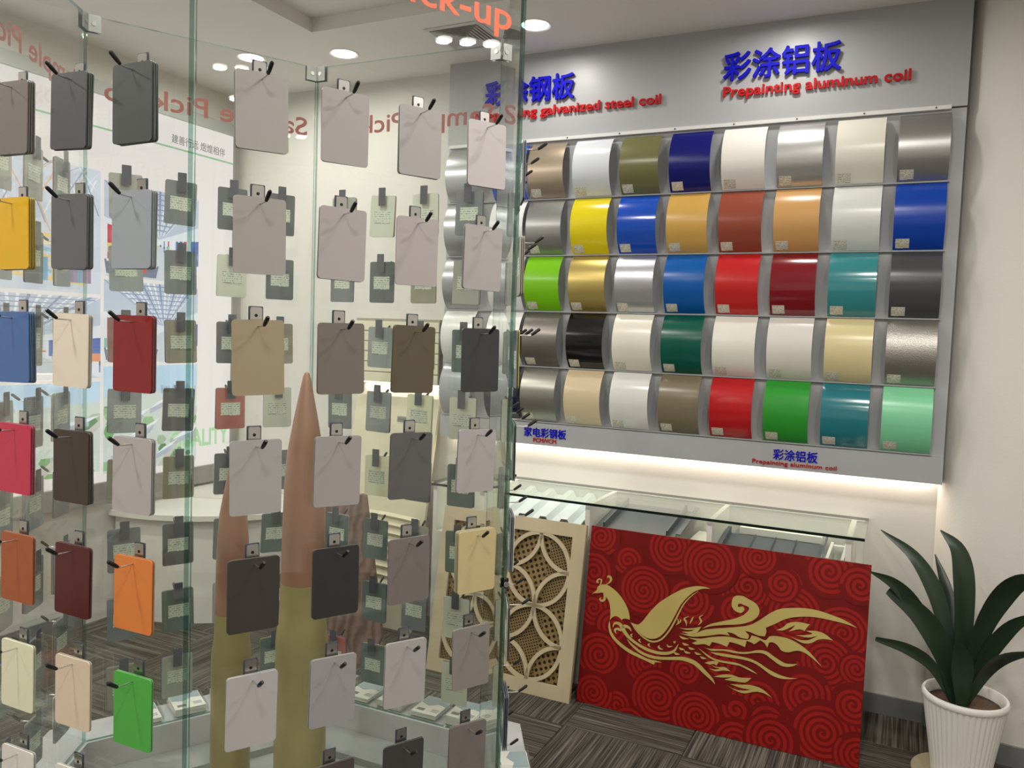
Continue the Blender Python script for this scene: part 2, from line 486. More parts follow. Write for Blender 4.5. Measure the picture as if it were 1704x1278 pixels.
# sticker follows the lower part of the curve
sub = []
R_ = (HT * HT / 4 + SAG * SAG) / (2 * SAG)
def prof_at(z):
    return -(math.sqrt(max(R_ * R_ - (z - HT / 2) ** 2, 0)) - (R_ - SAG))
stick_me = curved(.010, .062, [(prof_at(.006 + .036 * i / 5), .006 + .036 * i / 5) for i in range(6)], .0018, .0024).mesh('sticker', True)
stick_me.materials.append(STICK)

F_ = dict(s=(.24, 0, 0), g=(.16, 0, .5), m=(.30, .75, 0), x=(.5, 0, 0), h=(.34, .85, 0))   # satin, gloss, metallic, matt, hammered
def sheet_mat(name, c, fin):
    r, me, co = F_[fin]
    return mat('sheet_' + name.replace(' ', '_'), c, r, metal=me, coat=co, bump=(.5 if fin == 'h' else 0), bscale=260)
rows = [
 [('bright blue', (20, 84, 190), 's'), ('champagne metallic', (196, 180, 158), 'm'), ('glossy pale silver', (214, 220, 226), 'g'), ('olive green', (112, 112, 72), 's'), ('navy blue', (10, 18, 112), 's'), ('warm white', (236, 232, 226), 's'), ('silver metallic', (206, 206, 206), 'm'), ('ivory', (228, 225, 212), 's'), ('grey metallic', (176, 176, 174), 'm')],
 [('plain white', (228, 230, 230), 's'), ('mid grey metallic', (166, 168, 166), 'm'), ('yellow', (226, 208, 20), 'g'), ('royal blue', (16, 76, 186), 'g'), ('mustard gold', (206, 164, 84), 's'), ('terracotta', (148, 72, 54), 's'), ('light bronze', (206, 158, 98), 's'), ('greyish white', (216, 220, 216), 's'), ('cobalt blue', (12, 66, 172), 's')],
 [('frosty white', (226, 228, 230), 's'), ('lime green', (118, 190, 16), 's'), ('polished gold', (206, 184, 110), 'm'), ('light silver', (194, 196, 200), 'm'), ('ocean blue', (0, 88, 168), 's'), ('signal red', (192, 34, 36), 's'), ('dark red', (126, 18, 30), 'g'), ('teal', (52, 136, 142), 'g'), ('charcoal', (72, 72, 75), 's')],
 [('milk white', (230, 230, 226), 's'), ('brushed steel grey', (136, 130, 124), 'm'), ('black', (10, 10, 14), 'g'), ('cream ivory', (230, 225, 210), 's'), ('bottle green', (0, 84, 68), 's'), ('off-white', (228, 226, 214), 's'), ('pearl white', (222, 217, 210), 's'), ('pale yellow cream', (220, 205, 156), 's'), ('hammered silver', (172, 168, 162), 'h')],
 [('midnight blue', (12, 24, 52), 'g'), ('brushed pewter', (152, 152, 142), 'm'), ('sand beige', (208, 190, 156), 's'), ('glossy white', (222, 222, 218), 'g'), ('taupe', (122, 112, 90), 's'), ('bright red', (184, 24, 30), 's'), ('grass green', (46, 152, 50), 's'), ('petrol blue', (34, 120, 132), 'g'), ('mint green', (128, 208, 160), 's')]]
rown = ['top', 'second', 'third', 'fourth', 'bottom']
for r in range(5):
    for c in range(9):
        nme, cc, fin = rows[r][c]
        o = link('curved_sheet', sheet_me, None, Matrix.Translation((XW + (c - 1) * PIT + (.032 if c == 0 else 0), YP - .002, ZL[r + 1] + .0045)), sheet_mat(nme, cc, fin))
        lab = '%s curved coated sheet in the %s row of the display board' % (nme, rown[r])
        tag(o, lab, 'metal sheet', 'curved coil samples on the wall')
        if c > 0: link('sticker', stick_me, o)
    nme, cc, fin = [('pearl grey', (190, 192, 194), 'm'), ('smoky silver', (170, 172, 174), 'm'), ('steel grey', (150, 152, 156), 'm'), ('chalk white', (226, 226, 222), 's'), ('cool grey', (160, 164, 168), 's')][r]
    o = link('curved_sheet', sheet_me, None, Matrix.Translation((XW - 2 * PIT, YP - .002, ZL[r + 1] + .0045)), sheet_mat(nme, cc, fin))
    tag(o, '%s curved sheet at the left end of the %s display row' % (nme, rown[r]), 'metal sheet', 'curved coil samples on the wall')

# ------------------------------------------------------------------ counter with glass top under the board
ZG = .864
ct = empty('display_counter', (-2.1, 3.47, 0)); tag(ct, 'white open-topped display counter with glass top beneath the coil board', 'counter')
def cpart(name, b, m): 
    o = b.build(name, m); o.parent = ct; o.matrix_parent_inverse = Matrix.Translation((2.1, -3.47, 0)); return o
cpart('front_panel', MB().box(-2.1, -.11, 3.47, 3.49, 0, .62), WHITE)
cpart('shelf', MB().box(-2.1, -.11, 3.49, YB - .015, .60, .62), WHITE)
cpart('back_panel', MB().box(-2.1, -.11, YB - .015, YB - .001, 0, ZG - .012), WHITE)
for x in (-2.1, -1.83, -1.28, -.72, -.165):
    cpart('divider', MB().box(x, x + .022, 3.47, YB - .016, .62, ZG - .012), WHITE)
g = cpart('glass_top', MB().box(-2.12, -.095, 3.452, YB - .002, ZG - .012, ZG, mis=[0, 0, 1, 1, 1, 1]), [TOPGLASS, mat('dark_glass_edge', (14, 30, 26), .15)])

def sheet_sample(name, prof, y0, z0, y1, z1, m, label):
    """metal sheet of xz profile lying in a bay, sloped from front (y0,z0) to back (y1,z1)"""
    b = MB(); k = len(prof); t = .003
    for (yy, zz) in ((y0, z0), (y1, z1)):
        for dz in (0, -t):
            b.v += [(x, yy, zz + h + dz) for x, h in prof]
    for i in range(k - 1):
        f0, f1, g0, g1 = i, i + k, i + 2 * k, i + 3 * k
        b.f += [(f0, f0 + 1, g0 + 1, g0), (f1, g1, g1 + 1, f1 + 1), (f0, f1, f1 + 1, f0 + 1), (g0, g0 + 1, g1 + 1, g1)]; b.mi += [0] * 4
    e = k - 1
    b.f += [(0, 2 * k, 3 * k, k), (e, e + k, e + 3 * k, e + 2 * k)]; b.mi += [0, 0]
    o = b.build(name, m); tag(o, label, 'roof sheet', 'sheet samples in the counter'); return o
trap = []
x = -1.80
while x < -1.30:
    trap += [(x, 0), (x + .045, 0), (x + .062, .028), (x + .092, .028)]; x += .109
sheet_sample('corrugated_roof_sheet', [p for p in trap if p[0] < -1.29], 3.50, .735, 3.855, .80, mat('sheet_pale_white', (214, 222, 226), .3), 'pale white trapezoid corrugated roof sheet in the counter beside the fretwork board')
DKG = mat('sheet_slate_grey', (78, 84, 92), .38)
seam = [(-1.245, .0), (-1.235, .0), (-1.20, .0), (-1.199, .030), (-1.193, .030), (-1.192, 0), (-.905, 0), (-.904, .030), (-.898, .030), (-.897, 0), (-.862, 0), (-.861, .022), (-.84, .022)]
sheet_sample('standing_seam_sheet', seam, 3.495, .745, 3.855, .80, DKG, 'slate grey standing seam roof sheet in the middle bay of the counter')
sheet_sample('standing_seam_sheet', [(-.69, .03), (-.675, .03), (-.674, 0), (-.57, 0), (-.565, .01), (-.56, 0), (-.48, 0), (-.475, .01), (-.47, 0), (-.39, 0), (-.385, .01), (-.38, 0), (-.30, 0), (-.262, 0), (-.261, .045), (-.252, .045)], 3.495, .69, 3.80, .735, DKG, 'dark grey ribbed roof sheet in the right bay of the counter')
o = MB().box(-.835, -.745, 3.50, 3.85, .70, .712).build('white_panel_sample', mat('sheet_cream_white', (234, 232, 222), .4)); tag(o, 'small white panel sample beside the slate grey seam sheet', 'panel')
o = MB().box(-.64, -.28, 3.815, 3.85, .735, .765).build('white_panel_sample', mat('sheet_cream_white', (234, 232, 222), .4)); tag(o, 'long white panel edge behind the dark ribbed sheet', 'panel')
wf = empty('window_profile_sample', (-.24, 3.5, .62)); tag(wf, 'white two-pane window frame corner at the right end of the counter', 'frame sample')
for nme, a in (('upright', (0, .012, 0, .3, 0, .135)), ('upright', (.058, .07, 0, .3, 0, .135)), ('crossbar', (.012, .058, .02, .05, .06, .08)), ('crossbar', (.012, .058, .25, .28, .11, .13))):
    MB().box(*a).build(nme, WHITE, wf)
MB().box(.012, .058, .05, .25, .05, .055).build('pane', mat('dark_pane', (90, 92, 90), .2), wf)

# ------------------------------------------------------------------ red phoenix panel
th = math.atan2(.11, .77); LEAN = Matrix.Rotation(-th, 4, 'X')
PW, PH = 1.160, .779
RPM = mat('panel_dark_red', (112, 7, 5), .5, spec=.3)
RSP = mat('spiral_red', (150, 22, 17), .5, spec=.3)
GOLD = mat('phoenix_gold', (188, 170, 100), .42)
red = empty('phoenix_panel', mw=Matrix.Translation((-1.224, 3.30, .001)) @ LEAN)
tag(red, 'dark red panel with gold phoenix and spiral clouds leaning on the counter', 'decor panel')
MB().box(0, PW, 0, .018, 0, PH).build('board', RPM, red)
def clip_build(name, b, m, parent):
    me = bpy.data.meshes.new(name); me.from_pydata(b.v, [], b.f)
    bm = bmesh.new(); bm.from_mesh(me)
    for co, no in (((0.001, 0, 0), (-1, 0, 0)), ((PW - .001, 0, 0), (1, 0, 0)), ((0, 0, .001), (0, 0, -1)), ((0, 0, PH - .001), (0, 0, 1))):
        bmesh.ops.bisect_plane(bm, geom=bm.verts[:] + bm.edges[:] + bm.faces[:], plane_co=co, plane_no=no, clear_outer=True)
    bm.to_mesh(me); bm.free(); me.materials.append(m)
    return link(name, me, parent)

PHOENIX = [(351,4757,372,4790,394,4823,416,4855,439,4885,468,4911,499,4935,528,4959,550,4986,561,5018,564,5054,567,5089,578,5122,598,5153,625,5183,655,5211,687,5234,722,5253,759,5269,799,5281,842,5289,886,5297,932,5303,982,5302,1041,5292,1111,5270,1189,5238,1271,5199,1350,5157,1425,5111,1499,5061,1573,5006,1643,4947,1712,4880,1780,4808,1844,4733,1903,4659,1956,4584,2005,4506,2048,4431,2085,4360,2113,4293,2135,4229,2151,4169,2164,4117,2174,4074,2178,4039,2181,4008,2185,3974,2159,3979,2133,3984,2106,3989,2079,3992,2050,3993,2021,3994,1991,3992,1963,3989,1937,3983,1913,3975,1890,3965,1870,3954,1854,3939,1841,3923,1829,3906,1817,3889,1799,3908,1782,3928,1762,3948,1732,3965,1690,3985,1637,4005,1582,4019,1532,4021,1486,4007,1441,3981,1400,3949,1365,3917,1338,3887,1316,3855,1298,3823,1278,3790,1281,3860,1284,3929,1286,3999,1284,4069,1278,4142,1270,4216,1259,4289,1245,4359,1230,4425,1212,4489,1190,4549,1164,4605,1130,4654,1091,4698,1049,4740,1008,4783,993,4804,977,4825,961,4846,941,4865,918,4883,893,4900,866,4914,836,4922,804,4922,770,4916,734,4908,699,4899,664,4889,630,4878,595,4866,563,4857,531,4852,501,4849,471,4846,444,4837,419,4821,396,4801,373,4779),
(873,4884,882,4850,891,4816,897,4786,900,4758,901,4728,902,4696,899,4670,895,4656,886,4644,867,4629,846,4617,833,4611,821,4610,798,4618,777,4630,767,4634,764,4633,771,4646,787,4667,801,4688,778,4706,759,4691,737,4674,715,4651,706,4615,722,4582,748,4555,783,4532,826,4521,872,4528,916,4546,957,4573,990,4612,1008,4658,1012,4704,1009,4747,1000,4788,982,4823,958,4853,932,4878,908,4903),
(706,5229,722,5264,739,5299,755,5335,766,5371,771,5406,772,5441,767,5475,753,5506,725,5527,692,5535,658,5535,624,5527,592,5510,561,5487,534,5460,514,5429,505,5395,506,5362,514,5333,533,5308,568,5303,593,5314,612,5327,629,5337,620,5365,599,5361,578,5357,567,5357,575,5356,577,5359,575,5375,575,5393,578,5406,589,5420,608,5439,629,5455,646,5465,661,5468,677,5468,690,5465,695,5462,700,5452,704,5431,705,5404,703,5375,699,5346,690,5312,679,5275,669,5239),
(968,5289,1010,5316,1054,5343,1096,5371,1134,5402,1167,5436,1195,5473,1218,5514,1229,5561,1223,5608,1203,5650,1176,5685,1143,5711,1101,5723,1059,5721,1022,5710,991,5690,976,5658,981,5632,990,5610,997,5591,1021,5595,1023,5617,1024,5639,1028,5652,1029,5646,1036,5643,1056,5640,1074,5635,1083,5628,1094,5615,1110,5594,1123,5571,1128,5553,1126,5535,1118,5508,1102,5476,1082,5443,1057,5410,1025,5376,989,5341,954,5306),
(5549,5874,5487,5887,5427,5902,5364,5914,5296,5921,5221,5921,5140,5917,5057,5909,4975,5896,4897,5879,4821,5857,4742,5830,4658,5797,4568,5760,4474,5717,4375,5667,4273,5608,4164,5537,4049,5455,3933,5368,3821,5280,3713,5194,3606,5106,3503,5015,3405,4920,3313,4818,3226,4712,3143,4604,3065,4498,2991,4388,2919,4276,2854,4172,2799,4086,2755,4024,2721,3980,2692,3946,2661,3916,2633,3887,2609,3864,2579,3847,2535,3838,2470,3838,2392,3848,2307,3861,2225,3872,2271,3835,2317,3800,2363,3763,2411,3723,2460,3680,2511,3633,2563,3586,2618,3544,2675,3505,2734,3468,2795,3436,2858,3408,2924,3384,2992,3364,3061,3349,3128,3344,3194,3347,3260,3359,3325,3377,3385,3400,3442,3428,3495,3462,3546,3502,3597,3549,3648,3602,3698,3662,3748,3729,3798,3802,3846,3882,3894,3970,3942,4063,3989,4160,4036,4262,4082,4370,4128,4479,4174,4587,4219,4696,4263,4807,4309,4914,4358,5014,4412,5104,4469,5187,4528,5265,4587,5339,4644,5409,4702,5476,4761,5537,4820,5592,4879,5642,4938,5685,4998,5723,5058,5757,5119,5785,5180,5809,5241,5828,5302,5844,5364,5855,5425,5862,5487,5868),
(2240,3852,2297,3782,2354,3711,2413,3641,2480,3574,2555,3510,2637,3447,2721,3389,2807,3339,2895,3295,2986,3256,3077,3226,3166,3208,3251,3206,3332,3218,3408,3239,3481,3269,3550,3306,3616,3352,3678,3406,3739,3470,3801,3545,3861,3631,3919,3722,3975,3815,4026,3910,4075,4011,4121,4112,4164,4211,4204,4308,4239,4403,4274,4499,4312,4598,4353,4703,4394,4812,4438,4920,4488,5022,4545,5118,4607,5211,4674,5300,4742,5385,4815,5466,4892,5544,4970,5620,5048,5698,5042,5705,4958,5634,4873,5564,4790,5491,4711,5412,4638,5326,4569,5236,4504,5141,4444,5043,4390,4938,4341,4829,4296,4721,4252,4616,4212,4517,4174,4421,4138,4328,4098,4233,4054,4135,4009,4035,3962,3937,3912,3844,3858,3754,3802,3665,3744,3584,3686,3514,3630,3455,3574,3406,3517,3366,3456,3333,3391,3308,3324,3289,3255,3280,3182,3280,3102,3293,3016,3318,2927,3351,2840,3391,2757,3438,2674,3494,2594,3554,2518,3614,2448,3674,2382,3736,2317,3799,2251,3862),
(1260,3769,1254,3704,1247,3639,1242,3573,1245,3507,1256,3437,1273,3366,1297,3296,1330,3227,1373,3161,1424,3097,1483,3035,1549,2974,1623,2914,1704,2855,1791,2798,1882,2745,1978,2696,2079,2650,2182,2607,2284,2570,2381,2538,2478,2513,2575,2490,2675,2467,2782,2442,2893,2418,3001,2395,3099,2372,3184,2351,3260,2331,3332,2311,3406,2291,3452,2408,3764,2454,3690,2462,3617,2470,3542,2477,3464,2482,3384,2483,3301,2479,3216,2479,3127,2486,3036,2503,2942,2528,2844,2557,2740,2588,2627,2620,2506,2654,2384,2690,2269,2730,2161,2775,2056,2824,1957,2875,1866,2925,1783,2974,1707,3022,1638,3072,1575,3126,1515,3188,1460,3254,1413,3321,1375,3383,1350,3440,1336,3494,1327,3545,1316,3594,1302,3640,1288,3683,1274,3726),
(1455,3521,1481,3569,1506,3618,1530,3655,1550,3669,1574,3674,1613,3677,1655,3673,1689,3663,1713,3646,1738,3619,1766,3584,1795,3547,1824,3511,1854,3469,1889,3422,1930,3374,1973,3329,2018,3284,2073,3236,2140,3188,2221,3139,2314,3088,2414,3037,2520,2989,2632,2942,2752,2895,2875,2853,2996,2818,3114,2793,3231,2775,3348,2764,3464,2760,3582,2762,3701,2771,3817,2788,3924,2815,4021,2850,4112,2893,4194,2947,4264,3015,4315,3097,4345,3186,4367,3274,4392,3359,4379,3364,4333,3284,4289,3204,4244,3133,4194,3078,4135,3035,4066,2997,3987,2965,3902,2938,3807,2917,3702,2902,3591,2893,3480,2889,3372,2892,3262,2901,3151,2917,3039,2938,2923,2967,2803,3004,2685,3045,2576,3090,2477,3138,2384,3192,2301,3246,2229,3297,2174,3344,2132,3389,2095,3434,2059,3478,2027,3523,1998,3568,1966,3615,1929,3659,1890,3696,1847,3731,1798,3762,1742,3783,1681,3791,1616,3789,1552,3775,1493,3742,1457,3689,1442,3633,1435,3579,1426,3528),
(2306,3508,2290,3548,2274,3589,2252,3631,2217,3669,2168,3699,2111,3721,2051,3735,1989,3737,1929,3717,1886,3684,1858,3653,1832,3628,1896,3543,1931,3562,1963,3580,1983,3588,1996,3591,2027,3595,2073,3596,2121,3592,2161,3585,2192,3573,2222,3551,2254,3522,2287,3494),
(1629,3289,1616,3324,1601,3360,1593,3388,1596,3401,1602,3409,1612,3423,1626,3435,1643,3441,1674,3439,1724,3429,1782,3414,1839,3401,1874,3509,1817,3518,1756,3530,1695,3538,1636,3535,1582,3515,1541,3482,1514,3441,1503,3394,1519,3352,1548,3323,1581,3298,1609,3275),
(2132,3119,2178,3065,2220,3012,2271,2956,2340,2898,2431,2833,2538,2762,2657,2695,2783,2640,2914,2600,3053,2570,3194,2550,3333,2540,3468,2541,3601,2554,3732,2572,3861,2592,3993,2614,4126,2640,4253,2665,4367,2684,4467,2698,4553,2710,4633,2715,4720,2712,4819,2702,4922,2685,5025,2660,5124,2625,5226,2571,5335,2499,5443,2423,5543,2355,5632,2301,5712,2253,5784,2211,5847,2172,5898,2137,5941,2104,5982,2071,6025,2038,6036,2047,6011,2096,5988,2145,5959,2196,5916,2251,5861,2307,5796,2363,5723,2422,5642,2484,5549,2558,5444,2641,5330,2722,5212,2787,5093,2830,4973,2855,4857,2869,4747,2875,4646,2873,4552,2861,4460,2844,4359,2824,4241,2798,4113,2767,3983,2737,3855,2712,3729,2692,3602,2675,3477,2664,3352,2662,3221,2670,3087,2686,2955,2711,2831,2743,2713,2790,2597,2848,2488,2910,2393,2965,2318,3010,2258,3050,2202,3089,2143,3130),
(2358,3410,2332,3400,2302,3390,2272,3371,2254,3329,2274,3295,2306,3278,2340,3267,2370,3255,2381,3267,2362,3293,2342,3320,2330,3341,2330,3343,2326,3336,2333,3352,2351,3375,2367,3399),
(2734,3263,2708,3254,2678,3245,2646,3225,2631,3179,2655,3145,2691,3124,2731,3106,2766,3088,2777,3100,2753,3131,2727,3164,2709,3191,2705,3201,2702,3193,2707,3206,2725,3229,2742,3252),
(3172,3150,3144,3143,3112,3137,3078,3122,3057,3077,3078,3042,3112,3024,3149,3010,3183,2996,3193,3008,3171,3036,3147,3065,3132,3089,3131,3092,3125,3080,3135,3094,3157,3116,3178,3137),
(3596,3152,3574,3141,3548,3128,3522,3109,3507,3070,3520,3036,3544,3011,3574,2993,3609,2981,3646,2979,3685,2985,3724,2993,3760,3000,3762,3014,3728,3023,3692,3031,3661,3040,3638,3050,3618,3062,3599,3076,3585,3087,3580,3087,3575,3083,3580,3097,3593,3120,3606,3143),
(3893,3252,3900,3222,3906,3190,3921,3156,3959,3134,4008,3140,4055,3162,4100,3188,4143,3211,4140,3224,4092,3217,4044,3209,4002,3204,3979,3205,3968,3208,3950,3219,3929,3240,3906,3260),
(4155,3430,4164,3409,4173,3385,4188,3363,4227,3356,4257,3386,4261,3415,4260,3442,4259,3466,4246,3469,4230,3448,4213,3426,4201,3414,4210,3423,4224,3421,4210,3424,4187,3432,4165,3440),
(4413,3212,4432,3189,4450,3164,4474,3142,4509,3129,4551,3131,4592,3144,4633,3161,4673,3175,4673,3186,4635,3195,4596,3206,4561,3215,4533,3221,4509,3222,4481,3221,4450,3221,4419,3221),
(4803,3315,4826,3291,4847,3265,4875,3241,4913,3227,4959,3229,5006,3241,5052,3258,5097,3273,5097,3284,5054,3293,5010,3303,4970,3312,4937,3318,4909,3320,4878,3321,4844,3323,4809,3325),
(4638,3123,4661,3099,4682,3073,4710,3049,4749,3036,4795,3037,4842,3050,4888,3067,4933,3082,4933,3093,4890,3102,4845,3112,4805,3121,4772,3127,4744,3129,4713,3130,4679,3131,4644,3133),
(4204,2979,4225,2956,4245,2931,4271,2908,4308,2894,4352,2896,4397,2909,4441,2926,4483,2941,4484,2952,4443,2961,4401,2971,4363,2980,4332,2986,4306,2988,4276,2988,4243,2988,4210,2989),
(5086,3159,5108,3135,5129,3109,5156,3086,5195,3072,5240,3074,5287,3087,5332,3103,5377,3118,5377,3129,5334,3138,5290,3148,5250,3157,5218,3163,5190,3165,5159,3166,5125,3167,5091,3169),
(5328,3032,5350,3008,5371,2982,5398,2959,5436,2945,5481,2947,5527,2960,5573,2977,5617,2992,5617,3002,5575,3011,5531,3021,5492,3030,5459,3036,5432,3038,5401,3039,5367,3040,5333,3042),
(4540,3440,4562,3416,4583,3390,4612,3366,4651,3352,4697,3354,4744,3366,4790,3383,4835,3398,4836,3408,4792,3418,4747,3428,4707,3437,4674,3443,4646,3446,4615,3446,4580,3448,4545,3450),
(4390,3704,4424,3675,4456,3643,4495,3615,4547,3598,4608,3598,4672,3611,4735,3629,4797,3645,4797,3655,4737,3664,4675,3673,4618,3682,4571,3689,4529,3695,4487,3700,4442,3707,4396,3714),
(4216,4110,4251,4141,4288,4171,4322,4207,4344,4253,4339,4301,4318,4341,4293,4376,4271,4411,4254,4403,4263,4361,4274,4319,4280,4284,4279,4257,4272,4230,4255,4195,4232,4155,4211,4114),
(4320,4183,4349,4216,4380,4249,4407,4284,4425,4320,4425,4355,4410,4380,4393,4396,4378,4412,4365,4405,4368,4382,4372,4360,4372,4343,4369,4328,4362,4303,4348,4267,4331,4226,4314,4186),
(4669,4161,4671,4213,4675,4266,4676,4318,4667,4369,4639,4411,4605,4438,4585,4451,4579,4449,4594,4470,4637,4506,4691,4546,4741,4585,4736,4594,4679,4567,4618,4540,4562,4510,4520,4469,4519,4413,4548,4377,4577,4352,4595,4330,4610,4297,4627,4254,4644,4206,4661,4159),
(4804,4273,4830,4319,4856,4366,4881,4411,4901,4454,4915,4495,4924,4535,4932,4575,4941,4615,4928,4620,4904,4585,4878,4551,4855,4515,4835,4473,4821,4427,4812,4377,4805,4325,4797,4275),
(5144,4282,5188,4322,5237,4363,5281,4408,5308,4468,5293,4530,5256,4575,5224,4607,5213,4626,5223,4648,5255,4682,5298,4719,5338,4756,5332,4765,5286,4737,5236,4709,5189,4677,5157,4629,5165,4572,5196,4525,5222,4488,5231,4465,5224,4436,5200,4390,5168,4338,5138,4286),
(4348,4030,4424,4037,4499,4043,4575,4050,4655,4063,4742,4081,4833,4103,4924,4128,5008,4153,5083,4179,5152,4205,5218,4232,5286,4258,5258,4198,5231,4137,5201,4077,5162,4023,5115,3972,5063,3922,5001,3881,4925,3855,4830,3850,4719,3862,4602,3881,4487,3896,4580,3917,4676,3937,4767,3958,4842,3981,4898,4005,4939,4031,4975,4058,5014,4084,4935,4064,4856,4043,4777,4025,4695,4013,4610,4011,4524,4016,4436,4024),
(5337,4187,5403,4244,5467,4301,5536,4357,5617,4411,5714,4462,5821,4509,5937,4556,6056,4605,6185,4657,6324,4709,6459,4762,6579,4813,6680,4862,6769,4910,6848,4959,6919,5009,6983,5063,7040,5119,7087,5173,7123,5224,7148,5271,7163,5315,7166,5354,7155,5386,7125,5408,7078,5422,7025,5433,6975,5443,6927,5456,6879,5468,6833,5477,6795,5479,6765,5471,6740,5457,6722,5438,6711,5419,6707,5397,6709,5370,6719,5347,6739,5335,6772,5338,6817,5353,6866,5371,6913,5388,6936,5358,6962,5329,6983,5299,6988,5267,6974,5226,6946,5180,6909,5138,6867,5111,6817,5102,6758,5104,6698,5117,6643,5138,6593,5168,6544,5208,6503,5256,6474,5311,6459,5379,6456,5458,6461,5537,6474,5603,6492,5654,6518,5697,6553,5731,6596,5759,6652,5781,6718,5797,6790,5805,6859,5804,6925,5793,6992,5772,7059,5745,7131,5716,7211,5686,7298,5654,7380,5616,7448,5570,7501,5513,7545,5447,7575,5377,7589,5307,7585,5236,7565,5163,7532,5090,7488,5023,7432,4960,7364,4900,7285,4845,7199,4793,7104,4745,7000,4702,6888,4662,6771,4625,6646,4592,6514,4563,6378,4535,6244,4505,6108,4471,5969,4436,5835,4400,5712,4361,5607,4320,5515,4276,5427,4231),
(4414,3812,4521,3821,4629,3828,4734,3838,4831,3855,4918,3880,4998,3911,5073,3946,5146,3983,5211,4022,5269,4064,5332,4106,5409,4146,5506,4182,5615,4217,5733,4250,5855,4284,5983,4318,6118,4351,6254,4385,6385,4419,6511,4452,6634,4485,6753,4519,6865,4553,6968,4584,7064,4613,7157,4647,7250,4691,7345,4747,7438,4813,7531,4884,7623,4959,7715,5039,7806,5126,7896,5212,7988,5290,8078,5359,8168,5424,8260,5482,8355,5531,8453,5570,8552,5599,8657,5624,8771,5648,8897,5674,9032,5699,9171,5720,9308,5734,9443,5741,9579,5743,9713,5739,9844,5730,9972,5715,10096,5695,10218,5671,10337,5646,10451,5623,10561,5599,10671,5572,10786,5536,10907,5490,11031,5436,11157,5379,11282,5323,11171,5342,11061,5362,10949,5381,10834,5397,10719,5409,10603,5419,10482,5428,10351,5435,10207,5444,10054,5452,9896,5456,9740,5453,9584,5440,9425,5420,9271,5394,9125,5363,8992,5327,8867,5286,8748,5240,8634,5187,8525,5125,8422,5054,8324,4982,8229,4916,8137,4857,8051,4803,7966,4751,7880,4697,7890,4655,7902,4613,7911,4571,7913,4528,7907,4482,7893,4436,7877,4389,7862,4342,7793,4338,7724,4332,7654,4329,7582,4333,7504,4347,7422,4369,7342,4391,7271,4407,7214,4413,7165,4414,7120,4413,7074,4414,7119,4377,7168,4341,7211,4305,7238,4267,7244,4228,7234,4188,7219,4147,7206,4106,7128,4106,7050,4104,6972,4105,6898,4113,6827,4135,6758,4165,6691,4195,6624,4217,6556,4228,6489,4231,6422,4232,6355,4234,6476,4113,6380,4111,6284,4110,6189,4106,6096,4095,6008,4074,5923,4046,5836,4014,5742,3982,5636,3950,5522,3915,5406,3881,5295,3852,5191,3826,5091,3802,4991,3784,4885,3773,4771,3775,4653,3785,4533,3800),
(4751,3702,4892,3715,5034,3726,5172,3741,5302,3762,5419,3795,5526,3835,5632,3877,5747,3916,5882,3951,6028,3986,6167,4017,6280,4040,6353,4053,6399,4058,6441,4060,6502,4060,6591,4058,6695,4052,6802,4047,6903,4048,6999,4051,7096,4057,7183,4069,7251,4092,7292,4131,7314,4181,7328,4235,7346,4288,7405,4284,7462,4281,7522,4276,7587,4267,7663,4247,7746,4218,7827,4196,7894,4194,7941,4225,7974,4278,8007,4335,8053,4379,8114,4405,8183,4423,8261,4436,8347,4443,8444,4448,8551,4449,8662,4443,8771,4429,8878,4407,8984,4377,9091,4340,9198,4295,9305,4243,9411,4185,9518,4117,9629,4036,9744,3936,9862,3822,9981,3702,10100,3585,10004,3651,9907,3719,9813,3784,9724,3841,9644,3890,9570,3932,9498,3968,9426,3995,9353,4015,9281,4027,9209,4030,9134,4023,9053,3999,8969,3960,8885,3920,8808,3894,8738,3883,8672,3882,8611,3890,8555,3908,8504,3945,8458,3996,8416,4048,8372,4090,8327,4119,8282,4141,8238,4156,8197,4165,8158,4165,8121,4157,8085,4146,8049,4137,7992,3919,7959,3961,7927,4004,7895,4044,7860,4078,7822,4103,7783,4123,7743,4139,7703,4158,7480,3951,7447,3964,7415,3977,7382,3989,7345,4000,7304,4009,7259,4017,7213,4024,7168,4032,7122,3766,7050,3784,6979,3802,6906,3820,6830,3833,6750,3842,6666,3848,6580,3852,6495,3857,6401,3638,6334,3653,6268,3669,6200,3684,6127,3696,6046,3705,5961,3710,5873,3715,5785,3720,5687,3529,5631,3541,5576,3555,5519,3565,5455,3565,5380,3550,5295,3524,5212,3497,5140,3481,5084,3481,5038,3490,4996,3502,4952,3513,5173,3647),
(5301,3490,5375,3468,5447,3443,5522,3423,5605,3414,5698,3419,5798,3434,5903,3453,6009,3471,6117,3488,6228,3507,6341,3525,6453,3536,6565,3539,6679,3535,6790,3532,6897,3535,6999,3548,7098,3566,7194,3588,7287,3613,7375,3645,7459,3683,7541,3719,7625,3746,7710,3764,7795,3777,7881,3780,7968,3770,8056,3741,8145,3696,8234,3646,8322,3601,8412,3559,8503,3517,8591,3480,8671,3454,8740,3443,8802,3442,8861,3447,8923,3454,8988,3464,9055,3478,9123,3494,9190,3509,9147,3477,9105,3445,9060,3414,9011,3386,8954,3361,8893,3338,8829,3320,8765,3309,8703,3306,8642,3308,8578,3317,8510,3335,8437,3364,8360,3404,8281,3448,8202,3489,8125,3533,8049,3579,7971,3619,7891,3645,7809,3654,7726,3651,7640,3638,7547,3621,7447,3594,7340,3557,7230,3520,7120,3491,7012,3473,6903,3462,6793,3454,6682,3448,6571,3447,6460,3451,6348,3454,6236,3449,6126,3428,6016,3397,5905,3369,5791,3360,5672,3377,5549,3411,5425,3452),
